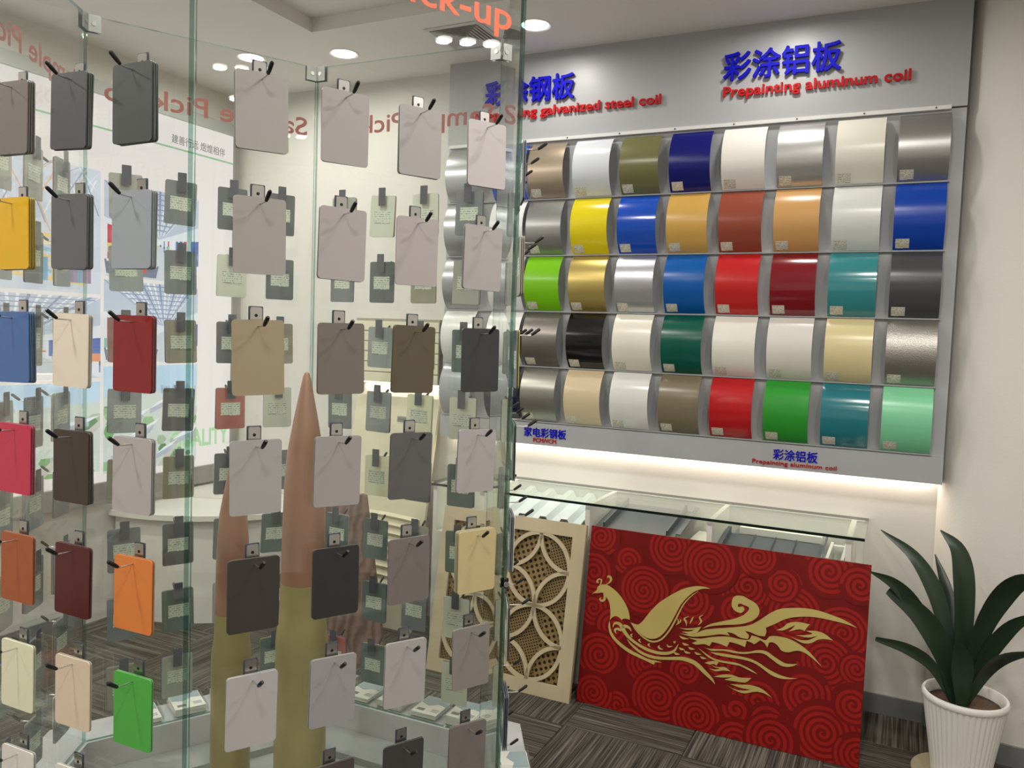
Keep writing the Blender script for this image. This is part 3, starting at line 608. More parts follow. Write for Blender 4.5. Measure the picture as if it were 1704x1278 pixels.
(5728,3294,5857,3306,5986,3318,6114,3329,6244,3338,6377,3345,6510,3350,6645,3354,6778,3356,6913,3359,7051,3361,7183,3360,7306,3352,7414,3336,7513,3315,7607,3289,7704,3257,7803,3216,7901,3169,8001,3120,8104,3077,8212,3039,8324,3005,8435,2974,8537,2950,8628,2933,8712,2922,8793,2916,8876,2914,8964,2917,9052,2926,9140,2936,9228,2946,9141,2920,9054,2894,8967,2870,8881,2850,8797,2835,8714,2822,8631,2814,8547,2814,8462,2820,8376,2833,8290,2852,8203,2880,8115,2919,8026,2968,7936,3020,7847,3067,7760,3109,7674,3149,7585,3185,7490,3213,7389,3233,7284,3245,7171,3252,7050,3256,6913,3253,6764,3245,6615,3235,6477,3229,6352,3225,6235,3222,6127,3223,6028,3228,5942,3240,5869,3257,5800,3276),
(5218,3374,5294,3335,5369,3295,5447,3257,5529,3218,5616,3177,5708,3135,5804,3096,5905,3068,6013,3053,6126,3047,6242,3047,6356,3048,6469,3053,6581,3063,6692,3072,6800,3072,6905,3061,7008,3044,7108,3022,7201,2999,7289,2974,7371,2946,7447,2917,7514,2888,7569,2861,7613,2835,7653,2808,7695,2782,7607,2805,7519,2827,7430,2850,7341,2874,7254,2902,7168,2931,7079,2958,6983,2977,6879,2983,6768,2982,6654,2977,6541,2974,6428,2971,6315,2967,6203,2966,6093,2972,5988,2984,5886,3001,5784,3027,5678,3068,5566,3129,5451,3207,5334,3292),
(8288,4677,8350,4713,8413,4749,8475,4786,8532,4828,8581,4879,8623,4936,8668,4991,8729,5039,8807,5076,8898,5108,8996,5133,9098,5150,9205,5156,9318,5151,9433,5143,9547,5137,9520,5100,9492,5063,9466,5025,9441,4989,9421,4952,9403,4917,9386,4881,9368,4845,9320,4856,9275,4870,9224,4877,9159,4871,9075,4844,8977,4803,8874,4756,8773,4712,8819,4766,8869,4823,8913,4875,8947,4918,8966,4947,8974,4966,8978,4981,8983,4999,8934,4963,8886,4928,8836,4893,8783,4857,8726,4818,8665,4778,8603,4740,8540,4711,8478,4695,8415,4687,8352,4683),
(9409,4862,9501,4879,9594,4898,9686,4914,9775,4922,9860,4922,9941,4916,10022,4902,10104,4877,10188,4838,10272,4787,10356,4731,10440,4677,10370,4678,10299,4680,10228,4680,10158,4674,10087,4662,10015,4647,9945,4626,9878,4599,9819,4560,9764,4511,9708,4463,9644,4425,9573,4396,9497,4371,9413,4358,9318,4361,9207,4388,9084,4433,8954,4486,8827,4535,8906,4515,8985,4494,9065,4476,9145,4466,9229,4465,9315,4470,9398,4482,9474,4499,9543,4526,9605,4560,9662,4597,9712,4631,9753,4660,9787,4688,9817,4715,9848,4743,9767,4707,9687,4670,9603,4636,9508,4613,9399,4605,9278,4607,9154,4613,9030,4617,9120,4633,9209,4648,9297,4664,9379,4684,9467,4709,9558,4738,9629,4768,9661,4793,9635,4813,9568,4830,9484,4845),
(5963,2327,6050,2370,6136,2415,6223,2456,6310,2490,6397,2515,6485,2535,6573,2548,6662,2555,6748,2551,6834,2537,6922,2523,7018,2520,7122,2530,7233,2549,7346,2571,7458,2591,7426,2549,7393,2506,7361,2466,7331,2432,7303,2408,7277,2389,7252,2374,7227,2357,7163,2350,7102,2342,7034,2335,6944,2327,6825,2320,6686,2313,6537,2305,6392,2298,6713,2468,6614,2443,6514,2417,6415,2392,6319,2372,6227,2357,6139,2346,6051,2337),
(6646,2175,6744,2190,6840,2206,6938,2221,7039,2237,7144,2258,7252,2281,7361,2300,7470,2309,7580,2308,7690,2300,7799,2282,7906,2250,8011,2200,8114,2134,8216,2062,8317,1993,8240,2022,8162,2052,8084,2079,8003,2097,7921,2106,7838,2109,7752,2103,7660,2087,7558,2054,7449,2006,7340,1959,7237,1929,7145,1921,7060,1925,6974,1940,6884,1961,6785,1991,6682,2030,6577,2074,6473,2115,6552,2088,6630,2059,6709,2034,6791,2016,6877,2007,6966,2004,7055,2008,7143,2018,7229,2037,7314,2064,7399,2095,7484,2123,7374,2120,7264,2116,7155,2113,7048,2116,6945,2126,6845,2141,6746,2159),
(5538,2814,5609,2847,5680,2881,5751,2913,5824,2940,5900,2960,5978,2975,6057,2989,6135,3003,6038,2804,6011,2815,5984,2827,5956,2837,5923,2839,5883,2830,5838,2813,5792,2794,5746,2775),
(5792,2776,5859,2765,5927,2753,5995,2744,6066,2743,6142,2756,6222,2780,6302,2801,6375,2807,6440,2790,6500,2758,6557,2722,6616,2688,6535,2681,6453,2676,6373,2669,6297,2657,6228,2635,6164,2606,6101,2580,6034,2566,5962,2569,5888,2584,5811,2603,5736,2620,5799,2621,5862,2619,5924,2621,5984,2627,6041,2642,6096,2661,6150,2683,6204,2704,6146,2706,6088,2707,6031,2709,5978,2715,5928,2727,5882,2743,5837,2760)]
SPIRALS = [(0.0274, 0.5906, 0.0981), (0.186, 0.6437, 0.0657), (0.3473, 0.7241, 0.105), (0.6983, 0.6217, 0.1337), (0.5534, 0.6826, 0.1095), (0.7428, 0.815, 0.1077), (0.8376, 0.6545, 0.0743), (1.0112, 0.7373, 0.1148), (1.155, 0.7096, 0.0852), (0.2416, 0.5182, 0.0967), (0.4699, 0.5225, 0.1014), (0.0435, 0.4201, 0.0938), (0.6607, 0.5088, 0.0775), (0.8831, 0.542, 0.1153), (1.0742, 0.5007, 0.1095), (0.1376, 0.3516, 0.0807), (0.089, 0.2218, 0.1034), (0.2963, 0.2287, 0.0914), (1.0166, 0.3761, 0.1109), (1.1291, 0.3742, 0.0627), (0.473, 0.2311, 0.0708), (0.624, 0.2958, 0.0779), (0.1899, 0.0257, 0.0685), (0.3648, 0.0993, 0.1168), (0.7706, 0.17, 0.1056), (0.0742, 0.056, 0.0888), (0.5351, 0.0572, 0.1119), (0.6903, 0.1193, 0.0574), (0.9469, 0.2412, 0.101), (0.8203, 0.0978, 0.0799), (1.1198, 0.2422, 0.0739), (1.0492, 0.1516, 0.0695), (0.2489, -0.0573, 0.085), (0.9179, 0.0386, 0.1072), (1.1137, 0.0622, 0.1073), (0.7, -0.0085, 0.0947), (1.0123, -0.0127, 0.0815), (0.95, 0.2376, 0.0985), (1.0242, 0.1053, 0.1251), (0.8348, 0.0321, 0.1055), (1.1263, 0.2364, 0.0737), (1.0093, 0.7311, 0.1022), (0.8318, 0.6512, 0.0716), (0.7357, 0.7648, 0.0917), (1.1232, 0.6944, 0.0745), (1.1547, 0.0486, 0.0889), (0.3712, 0.7359, 0.1154), (0.5415, 0.6866, 0.1153), (0.1835, 0.6522, 0.0686), (0.0497, 0.7366, 0.0871), (0.7344, 0.7451, 0.0827), (0.2635, 0.5322, 0.1129), (0.0313, 0.5768, 0.098)]
sp_b, sd_b = MB(), MB()
rs = random.Random(3)
for i, (u, v_, r) in enumerate(SPIRALS):
    y = -.0002 - .00006 * i
    n = 40
    sd_b.quad([(u + r * 1.05 * math.cos(2 * math.pi * k / n), y, v_ + r * 1.05 * math.sin(2 * math.pi * k / n)) for k in range(n)])
    turns = max(2, round(r / .0235)); pitch = r / turns; wdt = pitch * .27; a0 = rs.random() * 6.28; sgn = 1 if i % 3 else -1
    steps = int(turns * 22); pr = None
    for k in range(steps + 1):
        t = k / steps; a = a0 + sgn * t * turns * 2 * math.pi; rr = t * (r - wdt)
        w = wdt * min(1, .35 + t * 3)
        ci, si = math.cos(a), math.sin(a)
        cur = ((u + max(rr - w, 0) * ci, y - .00003, v_ + max(rr - w, 0) * si), (u + (rr + w) * ci, y - .00003, v_ + (rr + w) * si))
        if pr: sp_b.quad([pr[0], pr[1], cur[1], cur[0]])
        pr = cur
clip_build('spiral_ground', sd_b, RPM, red)
clip_build('spiral_cloud_print', sp_b, RSP, red)
pb = MB()
for pl in PHOENIX:
    pts = [Vector((pl[k] / 1e4, pl[k + 1] / 1e4, 0)) for k in range(0, len(pl), 2)]
    for tri_ in geometry.tessellate_polygon([pts]):
        pb.quad([(pts[q].x - .004, -.0048, pts[q].y) for q in tri_])
ph = clip_build('phoenix_motif', pb, GOLD, red)
eb = MB(); eu, ev = .0665, .5515
eb.quad([(eu - .006, -.0052, ev), (eu, -.0052, ev + .002), (eu + .006, -.0052, ev + .001), (eu, -.0052, ev - .001)])
eb.build('eye_mark', mat('eye_dark', (60, 10, 8), .4), ph)

# ------------------------------------------------------------------ fretwork board
fr = empty('fretwork_board', mw=Matrix.Translation((-1.985, 3.255, .001)) @ Matrix.Rotation(-math.atan2(.14, .77), 4, 'X'))
tag(fr, 'cream fretwork board of interlaced circles over perforated sheet leaning on the counter', 'decor panel')
FW, FH, FB, FT = .742, .785, .062, .012
CREAM = mat('fret_cream', (196, 182, 150), .45, bump=.05)
for nme, a in (('frame_rail', (0, FW, 0, FT, 0, FB)), ('frame_rail', (0, FW, 0, FT, FH - FB, FH)), ('frame_stile', (0, FB, 0, FT, FB, FH - FB)), ('frame_stile', (FW - FB, FW, 0, FT, FB, FH - FB))):
    MB().box(*a).build(nme, CREAM, fr)
x0, x1, z0, z1 = FB, FW - FB, FB, FH - FB
rx, rz = (x1 - x0) / 4, (z1 - z0) / 4
def arc_band(cx, cz, a_from, a_to, w=.009):
    b = MB(); n = 16; pr = None
    for k in range(n + 1):
        a = a_from + (a_to - a_from) * k / n
        pts = []
        for rr in (-w, w):
            px, pz = cx + (rx + rr) * math.cos(a), cz + (rz + rr) * math.sin(a)
            px = min(max(px, x0 - .005), x1 + .005); pz = min(max(pz, z0 - .005), z1 + .005)
            pts.append((px, pz))
        if pr:
            (i0, o0), (i1, o1) = pr, pts
            b.xz_prism([i0, o0, o1, i1], .001, FT - .001)
        pr = pts
    return b
for i in range(2):
    for j in range(2):
        cx, cz = x0 + rx * (1 + 2 * i), z0 + rz * (1 + 2 * j)
        for q in range(4):
            arc_band(cx, cz, q * math.pi / 2, (q + 1) * math.pi / 2).build('fret_arc', CREAM, fr)
for i in range(3):
    for j in range(3):
        cx, cz = x0 + rx * 2 * i, z0 + rz * 2 * j
        for q in range(4):
            mx_, mz_ = cx + rx * .7 * math.cos((q + .5) * math.pi / 2), cz + rz * .7 * math.sin((q + .5) * math.pi / 2)
            if x0 < mx_ < x1 and z0 < mz_ < z1:
                arc_band(cx, cz, q * math.pi / 2, (q + 1) * math.pi / 2).build('fret_arc', CREAM, fr)
def perforated(name, base, scale):
    m = bpy.data.materials.new(name); m.use_nodes = True
    nt = m.node_tree; b = nt.nodes['Principled BSDF']; b.inputs['Roughness'].default_value = .45
    tc = nt.nodes.new('ShaderNodeTexCoord'); mp = nt.nodes.new('ShaderNodeMapping')
    mp.inputs['Rotation'].default_value = (0, math.radians(22), 0); mp.inputs['Scale'].default_value = (scale, 1, scale)
    nt.links.new(tc.outputs['Object'], mp.inputs['Vector'])
    fr_ = nt.nodes.new('ShaderNodeVectorMath'); fr_.operation = 'FRACTION'; nt.links.new(mp.outputs[0], fr_.inputs[0])
    sb_ = nt.nodes.new('ShaderNodeVectorMath'); sb_.operation = 'SUBTRACT'; sb_.inputs[1].default_value = (.5, .5, .5); nt.links.new(fr_.outputs[0], sb_.inputs[0])
    ml = nt.nodes.new('ShaderNodeVectorMath'); ml.operation = 'MULTIPLY'; ml.inputs[1].default_value = (1, 0, 1); nt.links.new(sb_.outputs[0], ml.inputs[0])
    le = nt.nodes.new('ShaderNodeVectorMath'); le.operation = 'LENGTH'; nt.links.new(ml.outputs[0], le.inputs[0])
    lt = nt.nodes.new('ShaderNodeMath'); lt.operation = 'LESS_THAN'; lt.inputs[1].default_value = .30; nt.links.new(le.outputs['Value'], lt.inputs[0])
    mx = nt.nodes.new('ShaderNodeMix'); mx.data_type = 'RGBA'; mx.inputs[6].default_value = rgb(base); mx.inputs[7].default_value = rgb((20, 16, 12))
    nt.links.new(lt.outputs[0], mx.inputs[0]); nt.links.new(mx.outputs[2], b.inputs['Base Color'])
    return m
PA, PBm = perforated('perforated_coarse', (140, 116, 72), 40), perforated('perforated_fine', (134, 112, 70), 78)
BK = mat('fret_back_cream', (176, 156, 110), .5)
MB().box(.004, FW - .004, .024, .034, .004, FH - .004).build('backing_board', BK, fr)
for i in range(2):
    for j in range(2):
        cx, cz = x0 + rx * (1 + 2 * i), z0 + rz * (1 + 2 * j)
        MB().xz_prism([(cx - rx, cz - rz), (cx + rx * .15, cz - rz), (cx + rx * .35, cz + rz), (cx - rx, cz + rz)], .0205, .0235).build('perforated_sheet', PA if j else PBm, fr)
        MB().xz_prism([(cx + rx * .15, cz - rz), (cx + rx, cz - rz), (cx + rx, cz + rz), (cx + rx * .35, cz + rz)], .0195, .0235).build('perforated_sheet', PBm if j else PA, fr)

# ------------------------------------------------------------------ boards standing left of the counter (seen through the glass case)
CRB = mat('cream_cladding', (226, 220, 190), .45)
sd = empty('cladding_display', (-2.85, 3.79, 1.33)); tag(sd, 'cream horizontal cladding boards fixed to the wall left of the coil display', 'cladding')
for k in range(6):
    MB().box(0, .56, 0, .08, k * .058 + .002, k * .058 + .055).build('cladding_board', CRB, sd)
MB().box(.0, .56, .012, .086, 0, .36).build('cladding_core', mat('cladding_core_grey', (150, 148, 130), .6), sd)
s2 = MB().box(-2.83, -2.31, YB - .028, YB - .004, 1.318, 1.326).build('led_strip', LEDM); tag(s2, 'short LED strip under the cream cladding boards', 'light strip')
l = bpy.data.lights.new('led_glow', 'AREA'); l.shape = 'RECTANGLE'; l.size = .5; l.size_y = .02; l.energy = .8; l.color = (1, .86, .72)
lo = link('led_glow', l, s2); lo.location = (-2.57, YB - .016, 1.312)

lv = empty('louvred_board', mw=Matrix.Translation((-2.86, 3.60, .001)) @ Matrix.Rotation(-math.atan2(.24, 1.25), 4, 'X'))
tag(lv, 'tall cream board with curved louvre grooves leaning on the wall', 'display board')
MB().box(0, .56, 0, .02, 0, 1.27).build('board', CRB, lv)
for k in range(10):
    b = MB(); z = .17 + k * .046; n = 10
    for q in range(n):
        xa, xb = .03 + .5 * q / n, .03 + .5 * (q + 1) / n
        ha, hb = -.022 * (xa / .5 - .5) ** 2 * 2, -.022 * (xb / .5 - .5) ** 2 * 2
        b.v += [(xa, -.001, z + ha + .004), (xb, -.001, z + hb + .004), (xb, -.02, z + hb + .018), (xa, -.02, z + ha + .018), (xa, -.001, z + ha + .036), (xb, -.001, z + hb + .036)]
        m_ = len(b.v) - 6
        b.f += [(m_, m_ + 1, m_ + 2, m_ + 3), (m_ + 3, m_ + 2, m_ + 5, m_ + 4)]; b.mi += [0, 0]
    b.build('louvre', CRB, lv, fix=False)
MB().box(.30, .42, -.004, .0, 1.13, 1.16).build('name_plate', mat('plate_grey', (150, 150, 145), .4), lv)
MB().box(.305, .415, -.005, -.004, 1.137, 1.153).build('name_plate_inset', mat('plate_inset', (120, 120, 116), .4), lv)

bb = MB(); f4 = [(-2.86, 3.16, .001), (-2.13, 3.13, .001), (-2.375, 3.27, .80), (-2.80, 3.30, .74)]
dv = Vector((0, .018, .004))
bb.v = f4 + [tuple(Vector(p) + dv) for p in f4]
bb.f = [(0, 1, 2, 3), (7, 6, 5, 4), (1, 0, 4, 5), (2, 1, 5, 6), (3, 2, 6, 7), (0, 3, 7, 4)]; bb.mi = [0] * 6
def marble(name, c1, c2):
    m = bpy.data.materials.new(name); m.use_nodes = True; nt = m.node_tree; b = nt.nodes['Principled BSDF']; b.inputs['Roughness'].default_value = .4
    tc = nt.nodes.new('ShaderNodeTexCoord'); w = nt.nodes.new('ShaderNodeTexWave'); w.inputs['Scale'].default_value = 6; w.inputs['Distortion'].default_value = 9; w.inputs['Detail'].default_value = 3
    w.inputs['Detail Scale'].default_value = 1.2
    nt.links.new(tc.outputs['Object'], w.inputs['Vector'])
    cr = nt.nodes.new('ShaderNodeValToRGB'); cr.color_ramp.elements[0].color = rgb(c1); cr.color_ramp.elements[1].color = rgb(c2)
    nt.links.new(w.outputs['Fac'], cr.inputs[0]); nt.links.new(cr.outputs[0], b.inputs['Base Color'])
    return m
o = bb.build('marbled_board', marble('brown_marble', (92, 68, 58), (128, 102, 90))); tag(o, 'brown marbled board leaning askew before the cream louvred board', 'board')
o = MB().box(-2.50, -2.36, 2.84, 2.96, .0005, .11).build('carton', mat('carton_red', (170, 70, 62), .6)); tag(o, 'small red carton on the floor behind the glass case', 'box')

# white curved counter in the left corner
q = [(XL + .002, YB - .002)] + [(XL + .002 + .93 * math.sin(a), YB - .002 - .93 * math.cos(a)) for a in [math.pi / 2 * k / 24 for k in range(25)]]
q = [q[0]] + q[1:]
cc = empty('corner_counter', (XL + .015, YB - .004, 0)); tag(cc, 'white curved counter in the corner below the light box', 'counter')
def sh(pts, s): return [((p[0] - (XL + .002)) * s, (p[1] - (YB - .002)) * s) for p in pts]
MB().prism(sh(q, .95), .001, .57).build('body', WHITE, cc)
MB().prism(sh(q, 1.0), .571, .60).build('top', WHITE, cc)
MB().prism(sh(q, .5), .601, .64).build('riser', WHITE, cc)

# ------------------------------------------------------------------ back-lit picture wall on the left
lb = empty('light_box', (XL, .3, .76)); tag(lb, 'large back-lit picture board with factory photographs on the left wall', 'light box')
LY0, LY1, LZ0, LZ1 = .3, 3.80, .76, 2.79
def lpart(name, b, m, fix=True):
    o = b.build(name, m, fix=fix); o.parent = lb; o.matrix_parent_inverse = Matrix.Translation((-XL, -.3, -.76)); return o
LBG = 1.12
lpart('lit_panel', MB().box(XL + .001, XL + .03, LY0, LY1, LZ0, LZ1), emit('poster_white', (236, 227, 224), LBG))
lpart('bottom_trim', MB().box(XL + .001, XL + .05, LY0, LY1 + .04, .655, LZ0 - .001), mat('trim_grey', (140, 138, 134), .5))
lpart('top_trim', MB().box(XL + .001, XL + .045, LY0, LY1 + .04, LZ1 + .001, LZ1 + .07), mat('trim_pale', (178, 182, 178), .5))
lpart('end_trim', MB().box(XL + .001, XL + .045, LY1 + .001, LY1 + .04, .655, LZ1 + .001), mat('trim_grey', (140, 138, 134), .5))
XP = XL + .031
def flat(b, pts, lay): b.quad([(XP + .0006 * lay, y, z) for y, z in pts])
b = MB(); flat(b, [(LY0, 2.618), (LY1, 2.618), (LY1, 2.628), (LY0, 2.628)], 1); lpart('green_rule', b, emit('poster_green_line', (150, 190, 150), LBG), False)
POST = Matrix.Rotation(math.radians(90), 4, 'Z') @ Matrix.Rotation(math.radians(90), 4, 'X')
def ptext(name, body, m, y, z, h, w, cjk=False, bold=.0):
    lettering(name, body, m, 0, 0, 0, h, w, .0005, bold, lb, cjk, Matrix.Translation((.0325, y - .3, z - .76)) @ POST)
ptext('slogan_lettering', '建善行远 煜煌相伴', emit('poster_grey_ink', (128, 126, 124), LBG), 3.33, 2.65, .05, .40, True, .006)
ptext('quality_lettering', 'QUALITY', emit('poster_green_ink', (172, 214, 164), LBG), 3.34, .885, .105, .44, False, .03)

def photo(y0, y1, z0, z1, kind, seed):
    r = random.Random(seed); W_, H_ = y1 - y0, z1 - z0
    P = {}
    def add(pts, c, lay):
        key = (c, lay)
        P.setdefault(key, MB())
        flat(P[key], [(y0 + min(max(a, 0), 1) * W_, z0 + min(max(b_, 0), 1) * H_) for a, b_ in pts], lay)
    if kind == 'hall':
        vx, vz = .55 + r.uniform(-.15, .2), .42
        add([(0, 0), (1, 0), (1, 1), (0, 1)], (226, 228, 234), 1)
        add([(0, 1), (0, .62), (vx, vz + .04), (1, .66), (1, 1)], (190, 198, 214), 2)
        for k in range(17):
            a = k / 16
            add([(a - .010, 1), (a + .010, 1), (vx + (a - vx) * .12 + .002, vz + .08), (vx + (a - vx) * .12 - .002, vz + .08)], (236, 238, 244) if k % 3 else (120, 134, 170), 3)
        for k in range(8):
            t = .06 + .11 * k
            zz = 1 - (1 - vz - .06) * t
            add([(0 + t * vx, zz), (1 - t * (1 - vx), zz), (1 - t * (1 - vx), zz - .012), (t * vx, zz - .012)], (134, 146, 178), 4)
            for q_ in range(8):
                xa = t * vx + (1 - t) * q_ / 8; xb = t * vx + (1 - t) * (q_ + .5) / 8
                add([(xa, zz), (xa + .008, zz), (xb + .008, zz - .05 * (1 - t * .7)), (xb, zz - .05 * (1 - t * .7))], (150, 160, 188), 4)
        add([(0, 0), (1, 0), (vx, vz - .02)], (206, 210, 216), 2)
        for k in range(9):
            t = k / 9
            xx = vx + (1 - vx) * (.1 + .9 * t)
            add([(xx, vz - .1 - .12 * t), (xx + .05 * (.2 + t), vz - .1 - .13 * t), (xx + .05 * (.2 + t), vz + .03 + .06 * t), (xx, vz + .03 + .05 * t)], [(86, 108, 176), (214, 80, 84), (236, 236, 240), (96, 120, 186)][k % 4], 5)
        add([(.03, .16), (.30, .18), (.30, .50), (.03, .55)], (206, 70, 84), 5)
        add([(.10, .22), (.20, .22), (.20, .46), (.10, .47)], (240, 240, 242), 6)
        add([(.02, .03), (.52, .02), (.55, .16), (.0, .18)], (120, 128, 150), 6)
        add([(.12, .08), (.42, .07), (.42, .12), (.12, .13)], (214, 86, 82), 7)
        add([(.02, .16), (.53, .145), (.53, .165), (.02, .185)], (226, 228, 232), 7)
        cols_ = [(238, 200, 120), (120, 150, 204), (140, 190, 180), (228, 150, 110), (96, 104, 130)]
        for k in range(16):
            a = r.random(); s_2 = abs(a - vx) * .4 + .04; h = s_2 * r.uniform(.4, 1.1)
            bz = vz - .04 - abs(a - vx) * r.uniform(.2, .6)
            add([(a, bz), (a + s_2 * .4, bz), (a + s_2 * .4, bz + h * .5), (a, bz + h * .5)], r.choice(cols_), 5 + k % 3)
    elif kind == 'line':
        add([(0, 0), (1, 0), (1, 1), (0, 1)], (208, 214, 226), 1)
        for k in range(60):
            a, z_ = r.random(), r.random() * .5 + .42
            add([(a, z_), (a + .008, z_), (a + (.14 if k % 2 else -.1), z_ + .35), (a + (.13 if k % 2 else -.11), z_ + .35)], r.choice([(150, 160, 184), (236, 238, 242), (228, 176, 140)]), 2 + k % 3)
        for k in range(7):
            z_ = .1 + .055 * k
            add([(.0, z_ + .05), (.9, z_ - .04), (.9, z_ - .01), (.0, z_ + .08)], [(240, 206, 130), (150, 200, 214), (246, 222, 170)][k % 3], 5)
        for k in range(8):
            a = r.random() * .9
            add([(a, .08), (a + .07, .08), (a + .07, .26), (a, .26)], r.choice([(120, 170, 200), (234, 190, 110), (150, 120, 150)]), 6)
    else:
        add([(0, 0), (1, 0), (1, 1), (0, 1)], (206, 214, 206), 1)
        add([(0, .72), (1, .78), (1, 1), (0, 1)], (190, 216, 236), 2)
        for k in range(26):
            a = r.random(); w = r.uniform(.01, .03)
            add([(a, .72), (a + w, .72), (a + w, .74 + r.random() * .08), (a, .74 + r.random() * .08)], (170, 186, 206), 3)
        for k in range(30):
            a, z_ = r.random(), r.random() * .62; s_2 = r.uniform(.03, .10)
            add([(a + s_2 * math.cos(q_ * 1.05) * r.uniform(.6, 1), z_ + s_2 * .8 * math.sin(q_ * 1.05)) for q_ in range(6)], r.choice([(120, 170, 110), (150, 190, 140), (100, 146, 100), (170, 190, 160)]), 3 + k % 2)
        for k in range(9):
            a, z_ = r.random() * .8, .12 + r.random() * .48; s_2 = r.uniform(.12, .26)
            add([(a, z_), (a + s_2, z_ + .07), (a + s_2 + .08, z_ + .13), (a + .08, z_ + .06)], (232, 236, 240), 6)
            add([(a, z_ - .05), (a + s_2, z_ + .02), (a + s_2, z_ + .07), (a, z_)], (180, 186, 198), 6)
        add([(.05, .60), (.3, .64), (.3, .68), (.05, .66)], (214, 110, 120), 7)
        add([(.55, .0), (.63, .0), (1, .5), (1, .58)], (198, 196, 188), 5)
    root = None
    for (c, lay), bm_ in P.items():
        m = emit('poster_%d_%d_%d' % c, c, LBG)
        if root is None:
            root = lpart('photograph', bm_, m, False)
        else:
            o_ = bm_.build('print_area', m, fix=False); o_.parent = root; o_.matrix_parent_inverse = Matrix.Identity(4)
            o_.matrix_local = Matrix.Identity(4)
            root_children.append((o_, root))
    return root
root_children = []
for (a, b_, c, d, kd, sd_) in ((2.90, 3.53, 1.86, 2.36, 'hall', 11), (2.90, 3.53, 1.40, 1.84, 'hall', 5), (2.90, 3.53, .80, 1.38, 'air', 3), (2.0, 2.88, 1.76, 2.40, 'line', 4), (2.0, 2.88, 1.32, 1.74, 'hall', 21), (2.0, 2.88, .82, 1.30, 'air', 9), (1.0, 1.98, 1.32, 2.40, 'line', 8), (1.0, 1.98, .82, 1.30, 'air', 30)):
    photo(a, b_, c, d, kd, sd_)

# ------------------------------------------------------------------ hexagonal glass case
HV = [Vector((-1.9682, 1.0745)), Vector((-1.2034, 1.0939)), Vector((-.8443, 1.7543)), Vector((-1.2372, 2.4185)), Vector((-2.0019, 2.3991)), Vector((-2.3674, 1.7270))]
HCEN = Vector((-1.6027, 1.7465)); SIDE = .765; GZ0, GZ1 = .23, 2.575; GT = .012
ZROW = [2.1117 - .23512 * k for k in range(8)]
UCOL = [.1235 + .1727 * k for k in range(4)]
def frame(i):
    """outer face of pane i: local x to the right seen from outside, -y outward"""
    a, b = HV[i], HV[(i + 1) % 6]
    t = (b - a).normalized(); n = Vector((t.y, -t.x))
    return Matrix(((t.x, -n.x, 0, a.x), (t.y, -n.y, 0, a.y), (0, 0, 1, 0), (0, 0, 0, 1)))
PANE = ['front left', 'front right', 'right side', 'rear right', 'rear left', 'left side']
def hexo(off):
    r = (SIDE * math.sqrt(3) / 2 + off) / (SIDE * math.sqrt(3) / 2)
    return [tuple(HCEN + (v - HCEN) * r) for v in HV]

# plinth
PL = mat('plinth_pale_grey', (186, 187, 188), .45)
PLI = mat('plinth_inner_grey', (150, 154, 150), .5)
pl = empty('hexagonal_plinth', (HCEN.x, HCEN.y, 0)); tag(pl, 'low pale grey hexagonal plinth carrying the glass case', 'plinth')
def plpart(name, b, m): o = b.build(name, m); o.parent = pl; o.matrix_parent_inverse = Matrix.Translation((-HCEN.x, -HCEN.y, 0)); return o
def hex_ring(b, p0, p1, z0, z1):
    for i in range(6):
        j = (i + 1) % 6
        q = [p0[i], p0[j], p1[j], p1[i]]
        b.prism(q, z0, z1)
for i in range(6):
    j = (i + 1) % 6; p0, p1 = hexo(.14), hexo(-.02)
    plpart('ledge_segment', MB().prism([p0[i], p0[j], p1[j], p1[i]], .001, GZ0), PL)
plpart('inner_floor', MB().prism(hexo(-.0205), .001, .105), PLI)
for i in range(6):
    j = (i + 1) % 6; p0, p1 = hexo(-.021), hexo(-.17)
    plpart('inner_step', MB().prism([p0[i], p0[j], p1[j], p1[i]], .1055, .13), PLI)

# shared hook meshes
SIGN = mat('orange_vinyl', (222, 96, 48), .5)
VBACK = mat('vinyl_reverse', (150, 84, 78), .6)
wire_me = MB().tube([(0, 0, 0), (0, -.030, .000), (0, -.046, .001), (0, -.053, .006)], .0016, 8).mesh('hook', True); wire_me.materials.append(STEEL)
tip_me = MB().tube([(0, -.048, .002), (0, -.055, .007), (0, -.068, .0165), (0, -.0705, .0183)], [.0032, .0042, .0042, .0026], 8).mesh('rubber_tip', True); tip_me.materials.append(BLACK)
def rrect(w, h, r, n=4):
    pts = []
    for cx, cz, a0 in ((w / 2 - r, h / 2 - r, 0), (-w / 2 + r, h / 2 - r, 90), (-w / 2 + r, -h / 2 + r, 180), (w / 2 - r, -h / 2 + r, 270)):
        for k in range(n + 1):
            a = math.radians(a0 + 90 * k / n); pts.append((cx + r * math.cos(a), cz + r * math.sin(a)))
    return pts
pad_me = MB().xz_prism(rrect(.029, .064, .002), -.0012, -.0002).mesh('adhesive_pad'); pad_me.materials.append(PADM)
clip_me = MB().xz_prism(rrect(.0235, .058, .004), -.0036, -.0013).mesh('clip_plate'); clip_me.materials.append(STEEL)
hole_me = MB().lathe([(.0034, 0), (.0030, .0008)], 14).mesh('screw_head', True); hole_me.materials.append(BLACK)
PWD, PHT, PTH = .102, .147, .0022
plate_me = MB().xz_prism([(x, z - PHT / 2) for x, z in rrect(PWD, PHT, .007)], -PTH, 0).mesh('sample_plate'); plate_me.materials.append(WHITE)
lab_me = MB().xz_prism([(x, z) for x, z in rrect(.068, .046, .001)], 0, .0004).mesh('back_label'); lab_me.materials.append(LABELM)

